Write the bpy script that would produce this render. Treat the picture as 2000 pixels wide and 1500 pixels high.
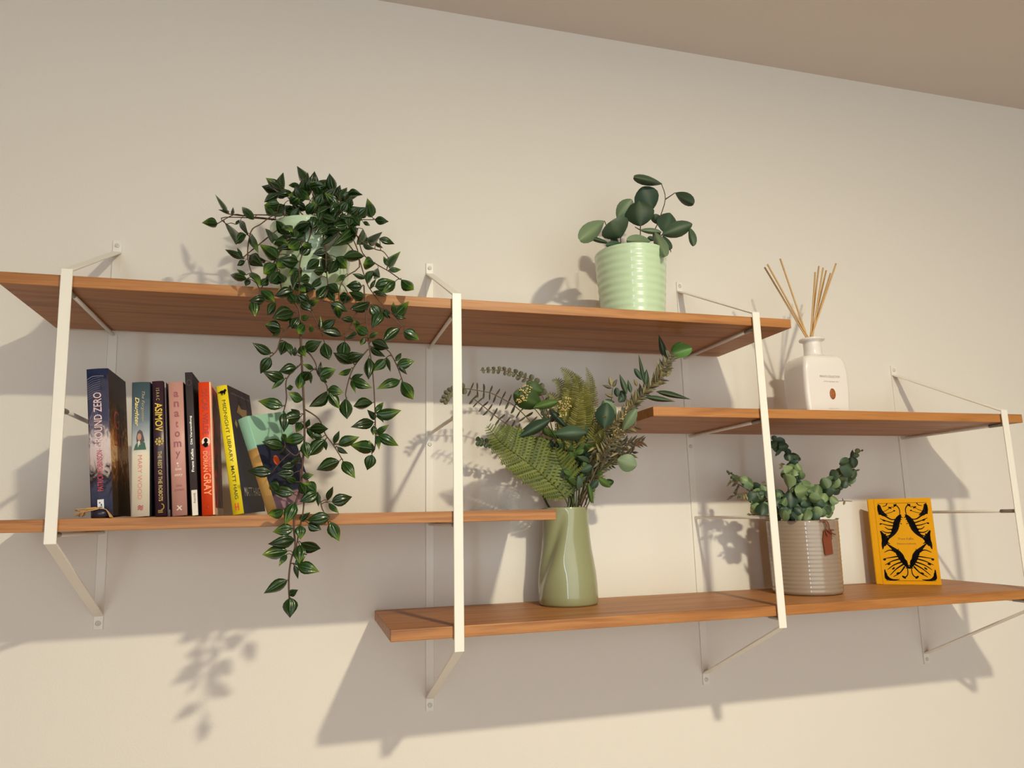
import bpy, bmesh, math, random
from mathutils import Vector, Matrix, noise
random.seed(7)
PI = math.pi
scene = bpy.context.scene
col = scene.collection
for o in list(bpy.data.objects): bpy.data.objects.remove(o)

# ------------------------------------------------------------------ camera
Z0 = 1.7557                       # height of the measuring origin above the floor
FPX = 1417.07
YAW, PITCH, ROLL = -.2793, .1803, -.0223
def cam_rows():
    c, s = math.cos, math.sin
    A = Matrix(((c(YAW), s(YAW), 0), (-s(YAW), c(YAW), 0), (0, 0, 1)))
    B = Matrix(((1, 0, 0), (0, c(PITCH), s(PITCH)), (0, -s(PITCH), c(PITCH))))
    D = Matrix(((c(ROLL), 0, s(ROLL)), (0, 1, 0), (-s(ROLL), 0, c(ROLL))))
    return D @ B @ A
M = cam_rows()
CAM = Vector((0, -1.3391, Z0 - .1557))
cd = bpy.data.cameras.new('camera'); cam = bpy.data.objects.new('camera', cd); col.objects.link(cam)
cd.sensor_fit = 'HORIZONTAL'; cd.sensor_width = 36; cd.lens = FPX / 2000 * 36; cd.clip_start = .05
R = Matrix((M[0], M[2], -M[1])).transposed()
cam.matrix_world = Matrix.Translation(CAM) @ R.to_4x4()
scene.camera = cam
def un(px, py, y):                # point of the photograph -> point of the room at distance y from the wall
    d = M.transposed() @ Vector(((px - 1000) / FPX, 1, -(py - 750) / FPX))
    return CAM + d * ((y - CAM.y) / d.y)
def pj(P):
    q = M @ (Vector(P) - CAM)
    return 1000 + FPX * q.x / q.y, 750 - FPX * q.z / q.y

# ------------------------------------------------------------------ light
w = bpy.data.worlds.new('room_ambience'); scene.world = w; w.use_nodes = True
w.node_tree.nodes['Background'].inputs[0].default_value = (.84, .905, .87, 1)
w.node_tree.nodes['Background'].inputs[1].default_value = 2.58
def area(name, loc, aim, sx, sy, power, color, shape='RECTANGLE'):
    l = bpy.data.lights.new(name, 'AREA'); l.shape = shape; l.size = sx
    if shape == 'RECTANGLE': l.size_y = sy
    l.energy = power; l.color = color
    o = bpy.data.objects.new(name, l); col.objects.link(o); o.location = loc
    o.rotation_euler = (Vector(aim) - Vector(loc)).to_track_quat('-Z', 'Y').to_euler()
    return o
area('assumed_ceiling_lamp_light', (.642, -1.697, Z0 + .797), (.642, -1.60, 0), .085, 0, 40, (1, .90, .64), 'DISK')  # unseen lamp, its place assumed from where the shelf shadows fall
area('assumed_cool_strip_light', (-1.06, -4.2, 1.75), (.457, 0, 1.55), .17, 1.8, 14, (.72, .88, 1))  # assumed cool strip with no window built, added for highlights on vase and pots
scene.view_settings.view_transform = 'Standard'; scene.view_settings.look = 'None'
scene.view_settings.gamma = 1; scene.view_settings.use_curve_mapping = False
scene.view_settings.exposure = 0.0

# ------------------------------------------------------------------ materials
def s2l(c):
    return tuple(((v / 255) / 12.92 if v / 255 <= .04045 else ((v / 255 + .055) / 1.055) ** 2.4) for v in c) + (1,)
def newmat(name):
    m = bpy.data.materials.new(name); m.use_nodes = True
    return m, m.node_tree.nodes, m.node_tree.links, m.node_tree.nodes['Principled BSDF']
def mat(name, rgb, rough=.6, metal=0, spec=.5, coat=0, bump=0, bscale=200, vary=0):
    m, N, L, b = newmat(name)
    b.inputs['Base Color'].default_value = s2l(rgb); b.inputs['Roughness'].default_value = rough
    b.inputs['Metallic'].default_value = metal; b.inputs['Specular IOR Level'].default_value = spec
    b.inputs['Coat Weight'].default_value = coat; b.inputs['Coat Roughness'].default_value = .025
    if bump or vary:
        tc = N.new('ShaderNodeTexCoord'); nz = N.new('ShaderNodeTexNoise'); nz.inputs['Scale'].default_value = bscale
        nz.inputs['Detail'].default_value = 4
        L.new(tc.outputs['Object'], nz.inputs['Vector'])
        if bump:
            bp = N.new('ShaderNodeBump'); bp.inputs['Strength'].default_value = bump; bp.inputs['Distance'].default_value = .001
            L.new(nz.outputs['Fac'], bp.inputs['Height']); L.new(bp.outputs['Normal'], b.inputs['Normal'])
        if vary:
            mx = N.new('ShaderNodeMix'); mx.data_type = 'RGBA'
            c = s2l(rgb); mx.inputs['A'].default_value = tuple(v * (1 - vary) for v in c[:3]) + (1,)
            mx.inputs['B'].default_value = tuple(min(1, v * (1 + vary)) for v in c[:3]) + (1,)
            L.new(nz.outputs['Fac'], mx.inputs['Factor']); L.new(mx.outputs['Result'], b.inputs['Base Color'])
    return m
def ramp(N, stops):
    r = N.new('ShaderNodeValToRGB'); cr = r.color_ramp
    while len(cr.elements) > len(stops): cr.elements.remove(cr.elements[-1])
    while len(cr.elements) < len(stops): cr.elements.new(.5)
    for e, (p, c) in zip(cr.elements, stops): e.position = p; e.color = s2l(c)
    return r
def wood_mat(name, seed):
    m, N, L, b = newmat(name)
    tc = N.new('ShaderNodeTexCoord'); mp = N.new('ShaderNodeMapping')
    mp.inputs['Location'].default_value = (seed * 3.1, seed, seed * .7); mp.inputs['Scale'].default_value = (1.6, 26, 26)
    L.new(tc.outputs['Object'], mp.inputs['Vector'])
    n1 = N.new('ShaderNodeTexNoise'); n1.inputs['Scale'].default_value = 1.6; n1.inputs['Detail'].default_value = 6; n1.inputs['Distortion'].default_value = .6
    L.new(mp.outputs['Vector'], n1.inputs['Vector'])
    mp2 = N.new('ShaderNodeMapping'); mp2.inputs['Scale'].default_value = (12, 330, 330); L.new(tc.outputs['Object'], mp2.inputs['Vector'])
    n2 = N.new('ShaderNodeTexNoise'); n2.inputs['Scale'].default_value = 1.3; n2.inputs['Detail'].default_value = 3
    L.new(mp2.outputs['Vector'], n2.inputs['Vector'])
    ma = N.new('ShaderNodeMath'); ma.operation = 'MULTIPLY_ADD'; ma.inputs[1].default_value = .28
    L.new(n2.outputs['Fac'], ma.inputs[0]); L.new(n1.outputs['Fac'], ma.inputs[2])
    r = ramp(N, [(.42, (136, 86, 44)), (.56, (163, 107, 57)), (.68, (180, 123, 68)), (.82, (150, 96, 50))])
    L.new(ma.outputs[0], r.inputs['Fac']); L.new(r.outputs['Color'], b.inputs['Base Color'])
    b.inputs['Roughness'].default_value = .48
    bp = N.new('ShaderNodeBump'); bp.inputs['Strength'].default_value = .15; bp.inputs['Distance'].default_value = .0006
    L.new(n2.outputs['Fac'], bp.inputs['Height']); L.new(bp.outputs['Normal'], b.inputs['Normal'])
    return m
def leaf_mat(name, dark, mid, light, rough=.35, stripes=6, stripe_amt=.5, edge=.0, spec=.5):
    m, N, L, b = newmat(name)
    uv = N.new('ShaderNodeUVMap'); sp = N.new('ShaderNodeSeparateXYZ'); L.new(uv.outputs['UV'], sp.inputs[0])
    oi = N.new('ShaderNodeObjectInfo')
    ma = N.new('ShaderNodeMath'); ma.operation = 'MULTIPLY'; ma.inputs[1].default_value = stripes * 2 * PI
    L.new(sp.outputs['X'], ma.inputs[0])
    sn = N.new('ShaderNodeMath'); sn.operation = 'COSINE'; L.new(ma.outputs[0], sn.inputs[0])
    pw = N.new('ShaderNodeMapRange'); pw.inputs['From Min'].default_value = .55; pw.inputs['From Max'].default_value = 1
    L.new(sn.outputs[0], pw.inputs['Value'])
    mx = N.new('ShaderNodeMix'); mx.data_type = 'RGBA'; mx.inputs['A'].default_value = s2l(dark); mx.inputs['B'].default_value = s2l(mid)
    L.new(oi.outputs['Random'], mx.inputs['Factor'])
    mx2 = N.new('ShaderNodeMix'); mx2.data_type = 'RGBA'; mx2.inputs['B'].default_value = s2l(light)
    fm = N.new('ShaderNodeMath'); fm.operation = 'MULTIPLY'; fm.inputs[1].default_value = stripe_amt
    L.new(pw.outputs[0], fm.inputs[0]); L.new(fm.outputs[0], mx2.inputs['Factor']); L.new(mx.outputs['Result'], mx2.inputs['A'])
    out = mx2
    if edge:
        a = N.new('ShaderNodeMapRange'); a.inputs['From Min'].default_value = .55; a.inputs['From Max'].default_value = 1; L.new(sp.outputs['Y'], a.inputs['Value'])
        gt = N.new('ShaderNodeMath'); gt.operation = 'GREATER_THAN'; gt.inputs[1].default_value = .62; L.new(oi.outputs['Random'], gt.inputs[0])
        mu = N.new('ShaderNodeMath'); mu.operation = 'MULTIPLY'; L.new(a.outputs[0], mu.inputs[0]); L.new(gt.outputs[0], mu.inputs[1])
        mu2 = N.new('ShaderNodeMath'); mu2.operation = 'MULTIPLY'; mu2.inputs[1].default_value = edge; L.new(mu.outputs[0], mu2.inputs[0])
        mx3 = N.new('ShaderNodeMix'); mx3.data_type = 'RGBA'; mx3.inputs['B'].default_value = s2l((120, 150, 40))
        L.new(mu2.outputs[0], mx3.inputs['Factor']); L.new(mx2.outputs['Result'], mx3.inputs['A']); out = mx3
    L.new(out.outputs['Result'], b.inputs['Base Color'])
    b.inputs['Roughness'].default_value = rough; b.inputs['Specular IOR Level'].default_value = spec
    bp = N.new('ShaderNodeBump'); bp.inputs['Strength'].default_value = .5 if stripes > 1 else .15; bp.inputs['Distance'].default_value = .0008
    L.new(sn.outputs[0], bp.inputs['Height']); L.new(bp.outputs['Normal'], b.inputs['Normal'])
    return m
def art_mat(name, stops, scale=(20, 20, 20), dist=1.5, axis=None, mix=.4, rough=.3, lo=0, hi=.2):
    """mottled printed picture: a ramp over noise, optionally led by the height on the book"""
    m, N, L, b = newmat(name)
    tc = N.new('ShaderNodeTexCoord'); mp = N.new('ShaderNodeMapping'); mp.inputs['Scale'].default_value = scale
    L.new(tc.outputs['Object'], mp.inputs['Vector'])
    nz = N.new('ShaderNodeTexNoise'); nz.inputs['Scale'].default_value = 1; nz.inputs['Detail'].default_value = 5; nz.inputs['Distortion'].default_value = dist
    L.new(mp.outputs['Vector'], nz.inputs['Vector'])
    fac = nz.outputs['Fac']
    if axis is not None:
        sp = N.new('ShaderNodeSeparateXYZ'); L.new(tc.outputs['Object'], sp.inputs[0])
        mr = N.new('ShaderNodeMapRange'); mr.inputs['From Min'].default_value = lo; mr.inputs['From Max'].default_value = hi
        L.new(sp.outputs[axis], mr.inputs['Value'])
        a = N.new('ShaderNodeMath'); a.operation = 'SUBTRACT'; a.inputs[1].default_value = .5; L.new(fac, a.inputs[0])
        c = N.new('ShaderNodeMath'); c.operation = 'MULTIPLY_ADD'; c.inputs[1].default_value = mix
        L.new(a.outputs[0], c.inputs[0]); L.new(mr.outputs[0], c.inputs[2]); fac = c.outputs[0]
    r = ramp(N, stops); L.new(fac, r.inputs['Fac']); L.new(r.outputs['Color'], b.inputs['Base Color'])
    b.inputs['Roughness'].default_value = rough + .15; b.inputs['Specular IOR Level'].default_value = .2
    return m

M_wall = mat('white_wall_paint', (232, 228, 222), .85, bump=.25, bscale=260)
M_side = mat('tan_dimming_wall', (146, 116, 90), .85, bump=.2, bscale=260)  # made-up tan for the added side walls, dims and warms their bounce
M_ceil = mat('white_ceiling_paint', (226, 220, 214), .9, bump=.2, bscale=200)
M_floor = mat('oak_floor', (170, 140, 108), .5, bump=.1, bscale=30, vary=.15)
M_steel = mat('white_powder_coated_steel', (236, 233, 226), .38, bump=.05, bscale=900)
M_zinc = mat('galvanised_steel', (170, 166, 158), .35, metal=.6)
M_screw = mat('white_screw_head', (214, 212, 206), .3, metal=.2)
M_mint = mat('mint_glazed_ceramic', (196, 221, 188), .28, coat=.5, bump=.05, bscale=60)
M_soil = mat('dark_potting_soil', (40, 30, 22), .95, bump=1, bscale=300, vary=.4)
M_sage = mat('sage_glazed_ceramic', (146, 150, 114), .42, coat=.8)
M_grey = mat('grey_brown_glazed_ceramic', (150, 134, 119), .42, coat=1, bump=.1, bscale=120)
M_porc = mat('white_porcelain', (232, 228, 226), .15, coat=.6)
M_reed = mat('rattan_reed', (206, 168, 116), .7, bump=.3, bscale=400, vary=.15)
M_emb = mat('brown_emblem', (150, 84, 34), .45, vary=.4, bscale=900)
M_faint = mat('pale_grey_print', (176, 170, 166), .5)
M_page = mat('cream_book_pages', (222, 208, 180), .8, bump=.3, bscale=700, vary=.08)
M_tag = mat('brown_leather', (122, 60, 36), .6, bump=.4, bscale=400, vary=.12)
M_black = mat('black_ink', (16, 11, 14), .7, spec=.1)
M_stem = mat('brown_stem', (84, 60, 44), .6)
M_gstem = mat('green_stem', (70, 84, 40), .55)
M_wire = mat('olive_twig', (112, 92, 66), .6)
M_vine = leaf_mat('glossy_dark_vine_leaf', (13, 34, 11), (28, 62, 18), (84, 116, 66), .27, 3, .28, .75)
M_euc = leaf_mat('grey_green_eucalyptus_leaf', (38, 60, 40), (66, 88, 66), (106, 124, 92), .55, 1, .25)
M_eucd = leaf_mat('dull_brown_green_eucalyptus_leaf', (84, 84, 64), (110, 108, 84), (128, 126, 98), .6, 1, .2)
M_eucl = leaf_mat('pale_sage_eucalyptus_leaf', (98, 120, 92), (116, 138, 106), (150, 160, 120), .5, 1, .3)
M_teal = leaf_mat('deep_teal_leaf', (46, 68, 54), (68, 92, 74), (96, 116, 90), .5, 1, .25, 0, .3)
M_olive = leaf_mat('olive_leaf', (112, 106, 70), (146, 136, 94), (166, 154, 112), .5, 1, .3)
M_bright = leaf_mat('bright_green_leaf', (88, 138, 62), (110, 158, 78), (140, 178, 100), .5, 1, .3)
M_fern = leaf_mat('yellow_green_fern', (74, 88, 34), (104, 116, 46), (124, 132, 60), .55, 1, .2)
M_plume = leaf_mat('golden_green_plume', (92, 92, 36), (128, 126, 54), (148, 142, 70), .6, 1, .2)
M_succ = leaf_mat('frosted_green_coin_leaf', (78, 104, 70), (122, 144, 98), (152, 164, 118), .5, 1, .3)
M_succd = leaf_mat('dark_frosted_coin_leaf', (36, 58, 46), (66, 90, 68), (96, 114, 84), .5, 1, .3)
M_seed = mat('cream_flower_bud', (216, 196, 128), .6)
M_pink = mat('rosy_bud', (150, 104, 82), .6)

# ------------------------------------------------------------------ builders
WORLD = {}
def tag(o, label=None, cat=None, group=None, kind=None):
    if label: o['label'] = label
    if cat: o['category'] = cat
    if group: o['group'] = group
    if kind: o['kind'] = kind
    return o
def link(name, me, parent=None, W=None):
    o = bpy.data.objects.new(name, me); col.objects.link(o)
    if W is None: W = WORLD[parent.name] if parent else Matrix()
    if parent:
        o.parent = parent; o.matrix_basis = WORLD[parent.name].inverted() @ W
    else: o.matrix_basis = W
    WORLD[o.name] = W.copy()
    return o
def empty(name, loc, label, cat, group=None, rot=None):
    W = Matrix.Translation(loc)
    if rot is not None: W = W @ rot.to_4x4()
    o = link(name, None, None, W); o.empty_display_size = .03
    return tag(o, label, cat, group)
def mesh_of(bm, m, smooth=False, name='shape'):
    me = bpy.data.meshes.new(name); bm.normal_update(); bm.to_mesh(me); bm.free()
    for p in me.polygons: p.use_smooth = smooth
    if m: me.materials.append(m)
    return me
def shift(me, W):                  # vertices given in world space -> local space of W
    me.transform(W.inverted()); return me
def add(name, bm, m, parent=None, smooth=False, world=True, at=None):
    """bm in world space if world, else in the parent's own space"""
    me = mesh_of(bm, m, smooth)
    if parent is None:
        W = Matrix.Translation(at) if at is not None else Matrix()
        if world and at is not None: shift(me, W)
        return link(name, me, None, W)
    if world: shift(me, WORLD[parent.name])
    return link(name, me, parent)
def box(bm, x0, x1, y0, y1, z0, z1, bev=0):
    r = bmesh.ops.create_cube(bm, size=1)
    vs = r['verts']
    for v in vs:
        v.co = Vector(((x0 + x1) / 2 + v.co.x * (x1 - x0), (y0 + y1) / 2 + v.co.y * (y1 - y0), (z0 + z1) / 2 + v.co.z * (z1 - z0)))
    if bev:
        es = list({e for v in vs for e in v.link_edges})
        bmesh.ops.bevel(bm, geom=es, offset=bev, segments=2, affect='EDGES', profile=.5)
    return vs
def tube(bm, pts, r, seg=6, r1=None):
    pts = [Vector(p) for p in pts]; n = len(pts); rings = []
    up = Vector((0, 0, 1)); prev = None
    for i, p in enumerate(pts):
        t = (pts[min(i + 1, n - 1)] - pts[max(i - 1, 0)])
        if t.length < 1e-9: t = Vector((0, 0, 1))
        t.normalize()
        a = prev if prev else (Vector((1, 0, 0)) if abs(t.x) < .9 else up)
        a = (a - t * a.dot(t)).normalized(); prev = a; b = t.cross(a)
        rr = r if r1 is None else r + (r1 - r) * i / (n - 1)
        rings.append([bm.verts.new(p + (a * math.cos(2 * PI * k / seg) + b * math.sin(2 * PI * k / seg)) * rr) for k in range(seg)])
    for i in range(n - 1):
        for k in range(seg):
            bm.faces.new((rings[i][k], rings[i][(k + 1) % seg], rings[i + 1][(k + 1) % seg], rings[i + 1][k]))
    bm.faces.new(rings[0][::-1]); bm.faces.new(rings[-1])
def smooth_path(pts, n=4):
    pts = [Vector(p) for p in pts]
    if len(pts) < 3: return pts
    out = []
    for i in range(len(pts) - 1):
        p0 = pts[max(i - 1, 0)]; p1 = pts[i]; p2 = pts[i + 1]; p3 = pts[min(i + 2, len(pts) - 1)]
        for k in range(n):
            t = k / n
            out.append(.5 * ((2 * p1) + (p2 - p0) * t + (2 * p0 - 5 * p1 + 4 * p2 - p3) * t * t + (3 * p1 - p0 - 3 * p2 + p3) * t ** 3))
    out.append(pts[-1]); return out
def lathe(bm, prof, c, seg=64, fn=None):
    rings = []
    for r, z in prof:
        ring = []
        for k in range(seg):
            a = 2 * PI * k / seg; rr = r * (fn(a, z) if fn else 1)
            ring.append(bm.verts.new((c[0] + rr * math.cos(a), c[1] + rr * math.sin(a), c[2] + z)))
        rings.append(ring)
    for i in range(len(rings) - 1):
        for k in range(seg):
            bm.faces.new((rings[i][k], rings[i][(k + 1) % seg], rings[i + 1][(k + 1) % seg], rings[i + 1][k]))
    bm.faces.new(rings[0][::-1]); bm.faces.new(rings[-1])
def ball(bm, c, r, seg=8, sc=(1, 1, 1)):
    q = bmesh.ops.create_uvsphere(bm, u_segments=seg, v_segments=max(4, seg // 2 + 1), radius=1)
    for v in q['verts']: v.co = Vector((c[0] + v.co.x * r * sc[0], c[1] + v.co.y * r * sc[1], c[2] + v.co.z * r * sc[2]))
def text_bm(s, L, H, shear=0, bold=0):
    """lettering whose box is exactly L x H, lying in x-y"""
    cu = bpy.data.curves.new('lettering', 'FONT'); cu.body = s; cu.size = 1; cu.offset = bold; cu.shear = shear; cu.resolution_u = 3
    t = bpy.data.objects.new('lettering', cu); col.objects.link(t)
    dg = bpy.context.evaluated_depsgraph_get(); me = bpy.data.meshes.new_from_object(t.evaluated_get(dg))
    bpy.data.objects.remove(t); bpy.data.curves.remove(cu)
    bm = bmesh.new(); bm.from_mesh(me); bpy.data.meshes.remove(me)
    xs = [v.co.x for v in bm.verts]; ys = [v.co.y for v in bm.verts]
    x0, x1, y0, y1 = min(xs), max(xs), min(ys), max(ys)
    for v in bm.verts: v.co = Vector(((v.co.x - x0) / (x1 - x0) * L, (v.co.y - y0) / (y1 - y0) * H, 0))
    return bm
def put(bm, O, X, Y):
    X, Y, O = Vector(X), Vector(Y), Vector(O); Zv = X.cross(Y)
    for v in bm.verts: v.co = O + X * v.co.x + Y * v.co.y + Zv * v.co.z
    return bm

# ------------------------------------------------------------------ setting
def zl(k): return Z0 + .1838 - .165 * (k - 1)        # top of the shelf of level k
TH = .0163
bm = bmesh.new(); box(bm, -2.2, 3.4, 0, .12, 0, Z0 + .8895 + .1)
tag(add('wall_back', bm, M_wall), kind='structure')
bm = bmesh.new(); box(bm, -2.2, 3.4, -5, 0, Z0 + .8895, Z0 + .8895 + .1)
tag(add('ceiling', bm, M_ceil), kind='structure')
bm = bmesh.new(); box(bm, -2.2, 3.4, -5, .12, -.08, 0)
tag(add('floor', bm, M_floor), kind='structure')
bm = bmesh.new(); box(bm, -1.27, -1.15, -5, 0, 0, Z0 + .8895)  # added wall out of view, blocks ambient light from the left
tag(add('added_wall_left', bm, M_side), kind='structure')
bm = bmesh.new(); box(bm, 2.55, 2.67, -5, 0, 0, Z0 + .8895)  # added wall out of view, keeps the right edge darker and warmer
tag(add('added_wall_right', bm, M_side), kind='structure')

# ------------------------------------------------------------------ brackets
def bracket(name, x, lean, zt, zb, levels, label, holes):
    e = empty(name, (x, 0, Z0 + zb), label, 'shelf bracket', 'white steel wall brackets of the shelf unit')
    d, s, tb, hw, t = .2616, .1217, .020, .0073, .003
    zr = .1838 - .3
    def X(z): return x + lean * (z - zr)
    def bar(nm, p, q, nrm):          # flat bar from p to q (y,z), thickness towards nrm
        bm = bmesh.new(); vs = []
        for (y, z) in (p, q):
            for sx in (-hw, hw):
                for k in (0, t): vs.append(bm.verts.new((X(z) + sx, y + nrm[0] * k, Z0 + z + nrm[1] * k)))
        a = vs
        for f in ((0, 1, 3, 2), (4, 6, 7, 5), (0, 4, 5, 1), (2, 3, 7, 6), (1, 5, 7, 3), (0, 2, 6, 4)): bm.faces.new([a[i] for i in f])
        bmesh.ops.recalc_face_normals(bm, faces=bm.faces)
        bmesh.ops.bevel(bm, geom=list(bm.edges), offset=.0007, segments=1, affect='EDGES')
        return add(nm, bm, M_steel, e)
    bar('wall_plate', (0, zt + tb), (0, zb - tb), (-1, 0))
    bar('front_bar', (-d, zt - s + .0016), (-d, zb + s - .0016), (1, 0))
    n = Vector((-s, d)).normalized()
    bar('top_arm', (-.002, zt), (-d + .0009, zt - s + .0004), (0, -1))
    bar('bottom_arm', (-.002, zb), (-d + .0009, zb + s - .0004), (0, 1))
    for k in levels:
        z = zl(k) - Z0 - TH - .0041
        bm = bmesh.new(); tube(bm, [(X(z), -.002, Z0 + z), (X(z), -d + .002, Z0 + z)], .0031, 10)
        rod = add('cross_rod', bm, M_steel, e, True)
        bm = bmesh.new(); tube(bm, [(X(z), -d + .0035, Z0 + z), (X(z), -d + .036, Z0 + z)], .0037, 10)
        add('rod_sleeve', bm, M_zinc, rod, True)
    for z in [zt + tb - .010, zb - tb + .010] + holes:
        bm = bmesh.new()
        lathe(bm, [(.0001, 0), (.0040, 0), (.0040, .0006), (.0030, .0016), (.0012, .0020), (.0011, .0012), (.0001, .0012)], (0, 0, 0), 14)
        for v in bm.verts: v.co = Vector((X(z) + v.co.x, -.003 - v.co.z, Z0 + z + v.co.y))
        add('screw', bm, M_screw, e, True)
    return e
bracket('shelf_bracket', -.3141, -.0246, .3118, -.2985, (1, 2, 3), 'leftmost white steel bracket, just left of the row of books', [.0])
bracket('shelf_bracket', .2217, .0011, .3118, -.4667, (1, 2, 3, 4), 'white steel bracket between the trailing vine and the vase of greenery', [-.0207])
bracket('shelf_bracket', .763, -.002, .3118, -.4667, (1, 2, 3, 4), 'white steel bracket whose front bar passes before the ribbed grey pot', [-.0220])
bracket('shelf_bracket', 1.2979, .0049, .1464, -.4667, (2, 3, 4), 'white steel bracket at the right edge, beyond the yellow book', [])

# ------------------------------------------------------------------ shelves
def shelf(x0, x1, k, seed, label):
    bm = bmesh.new(); c = Vector(((x0 + x1) / 2, -.1345, zl(k) - TH))
    box(bm, x0, x1, -.2557, -.0133, zl(k) - TH, zl(k), .0009)
    o = add('shelf_board', bm, wood_mat('oiled_oak_%d' % seed, seed), at=c)
    tag(o, label, 'shelf')
shelf(-.4035, .8378, 1, 1, 'top wooden shelf board carrying the trailing vine and the small mint pot')
shelf(.5538, 1.3483, 2, 2, 'wooden shelf board under the white reed diffuser bottle')
shelf(-.418, .3772, 3, 3, 'wooden shelf board carrying the row of paperbacks')
shelf(.1233, 1.3483, 4, 4, 'lowest wooden shelf board, under the sage vase and the yellow book')

# ------------------------------------------------------------------ leaves
def leaf_mesh(name, m, prof, cup=.12, bend=.1, nv=9, nu=5, fold=.0, wave=0, petiole=.0):
    """unit leaf: along +Y from 0 to 1, half width given by prof(v), facing +Z"""
    me = bpy.data.meshes.new(name); vs = []; fs = []; uvs = []
    for i in range(nv + 1):
        v = (1 - math.cos(PI * i / nv)) / 2; wd = max(prof(v), .004)
        for j in range(nu + 1):
            u = j / nu * 2 - 1
            z = -cup * u * u * wd * 2 + fold * abs(u) * wd + bend * math.sin(v * PI) - bend * .5 * v + wave * math.sin(v * 9 + u * 2) * wd
            vs.append((u * wd, v, z))
    for i in range(nv):
        for j in range(nu):
            a = i * (nu + 1) + j; fs.append((a, a + 1, a + nu + 2, a + nu + 1))
    me.from_pydata(vs, [], fs); uvl = me.uv_layers.new(name='UVMap')
    for p in me.polygons:
        p.use_smooth = True
        for li in p.loop_indices:
            i, j = divmod(me.loops[li].vertex_index, nu + 1); uvl.data[li].uv = (j / nu - .5, vs[me.loops[li].vertex_index][1])
    me.materials.append(m); return me
def ovate(v, a=.8, tip=1.25): return .5 * (math.sin(PI * v ** a) ** .9) * (1 - v ** 3 * .35) if 0 < v < 1 else 0
def lance(v): return .5 * math.sin(PI * v ** .78) ** 1.05 * (1 - .25 * v) if 0 < v < 1 else 0
def coin(v): return .5 * math.sqrt(max(0, 1 - (2 * v - 1) ** 2)) if 0 < v < 1 else 0
def spoon(v): return .5 * math.sin(PI * v ** 1.12) ** .6 if 0 < v < 1 else 0
V_A = [leaf_mesh('vine_leaf_a', M_vine, lance, .22, .08), leaf_mesh('vine_leaf_b', M_vine, lance, .1, .16), leaf_mesh('vine_leaf_c', M_vine, ovate, .3, .02)]
E_A = [leaf_mesh('round_leaf_a', M_teal, spoon, .15, .08), leaf_mesh('round_leaf_b', M_teal, spoon, .3, .14)]
E_L = [leaf_mesh('round_leaf_pale', M_eucl, spoon, .15, .08)]
E_O = [leaf_mesh('round_leaf_olive', M_euc, spoon, .25, .12)]
C_D = [leaf_mesh('coin_leaf_dull', M_eucd, coin, .2, .05, 6, 4)]
C_G = [leaf_mesh('coin_leaf_grey', M_euc, coin, .2, .05, 6, 4)]
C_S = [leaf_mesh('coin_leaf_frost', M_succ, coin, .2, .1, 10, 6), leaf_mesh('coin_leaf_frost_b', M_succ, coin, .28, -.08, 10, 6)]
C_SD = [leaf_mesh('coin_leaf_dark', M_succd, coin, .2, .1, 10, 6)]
O_L = [leaf_mesh('olive_leaf_a', M_olive, lance, .2, .08, 7, 3), leaf_mesh('olive_leaf_b', M_eucd, lance, .2, .12, 7, 3)]
O_B = [leaf_mesh('bright_leaf', M_bright, coin, .1, .05)]
O_T = [leaf_mesh('long_teal_leaf', M_euc, lance, .15, .06)]
O_G = [leaf_mesh('mid_green_leaf', leaf_mat('mid_green_leaf', (54, 76, 36), (80, 108, 54), (106, 130, 72), .5, 1, .3, 0, .3), spoon, .15, .08)]
def leaf(parent, meshes, B, T, width, nrm=None, jit=.5, name='leaf', rnd=random):
    """one leaf from base point B to tip T, width in metres, facing nrm (default: into the room, jittered)"""
    B, T = Vector(B), Vector(T); d = T - B; L = max(d.length, .002); y = d.normalized()
    n = Vector(nrm) if nrm is not None else (CAM - B).normalized()
    n = n + Vector((rnd.uniform(-jit, jit), rnd.uniform(-jit, jit), rnd.uniform(-jit, jit)))
    n = n - y * n.dot(y)
    if n.length < 1e-3: n = y.orthogonal()
    n.normalize(); x = y.cross(n)
    W = Matrix.Translation(B) @ Matrix((x, y, n)).transposed().to_4x4() @ Matrix.Diagonal((width, L, L * .9, 1))
    return link(name, rnd.choice(meshes), parent, W)
def stem(parent, pts, r, m, r1=None, name='stem', n=4):
    bm = bmesh.new(); tube(bm, smooth_path(pts, n), r, 6, r1); return add(name, bm, m, parent, True)

# ------------------------------------------------------------------ pots
def ribbed_pot(parent, c, rt, rb, h, m, ribs, amp, seg=72, depth=.022):
    prof = [(rb * .9, 0), (rb * .97, .0015), (rb, .005)]
    n = 90
    for i in range(1, n):
        t = i / n; z = .005 + (h - .008) * t
        prof.append((rb + (rt - rb) * t ** .9 + amp * math.sin(2 * PI * ribs * t) * (1 if t < .97 else 0), z))
    prof += [(rt, h - .002), (rt - .001, h - .0003), (rt - .0028, h), (rt - .0042, h - .0015), (rt - .0048, h - depth)]
    bm = bmesh.new(); lathe(bm, prof, c, seg)
    p = add('pot', bm, m, parent, True)
    bm = bmesh.new(); lathe(bm, [(rt - .005, h - depth), (rt * .6, h - depth + .004), (.001, h - depth + .006)], c, 24)
    add('soil', bm, M_soil, parent, True)
    return p

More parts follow.
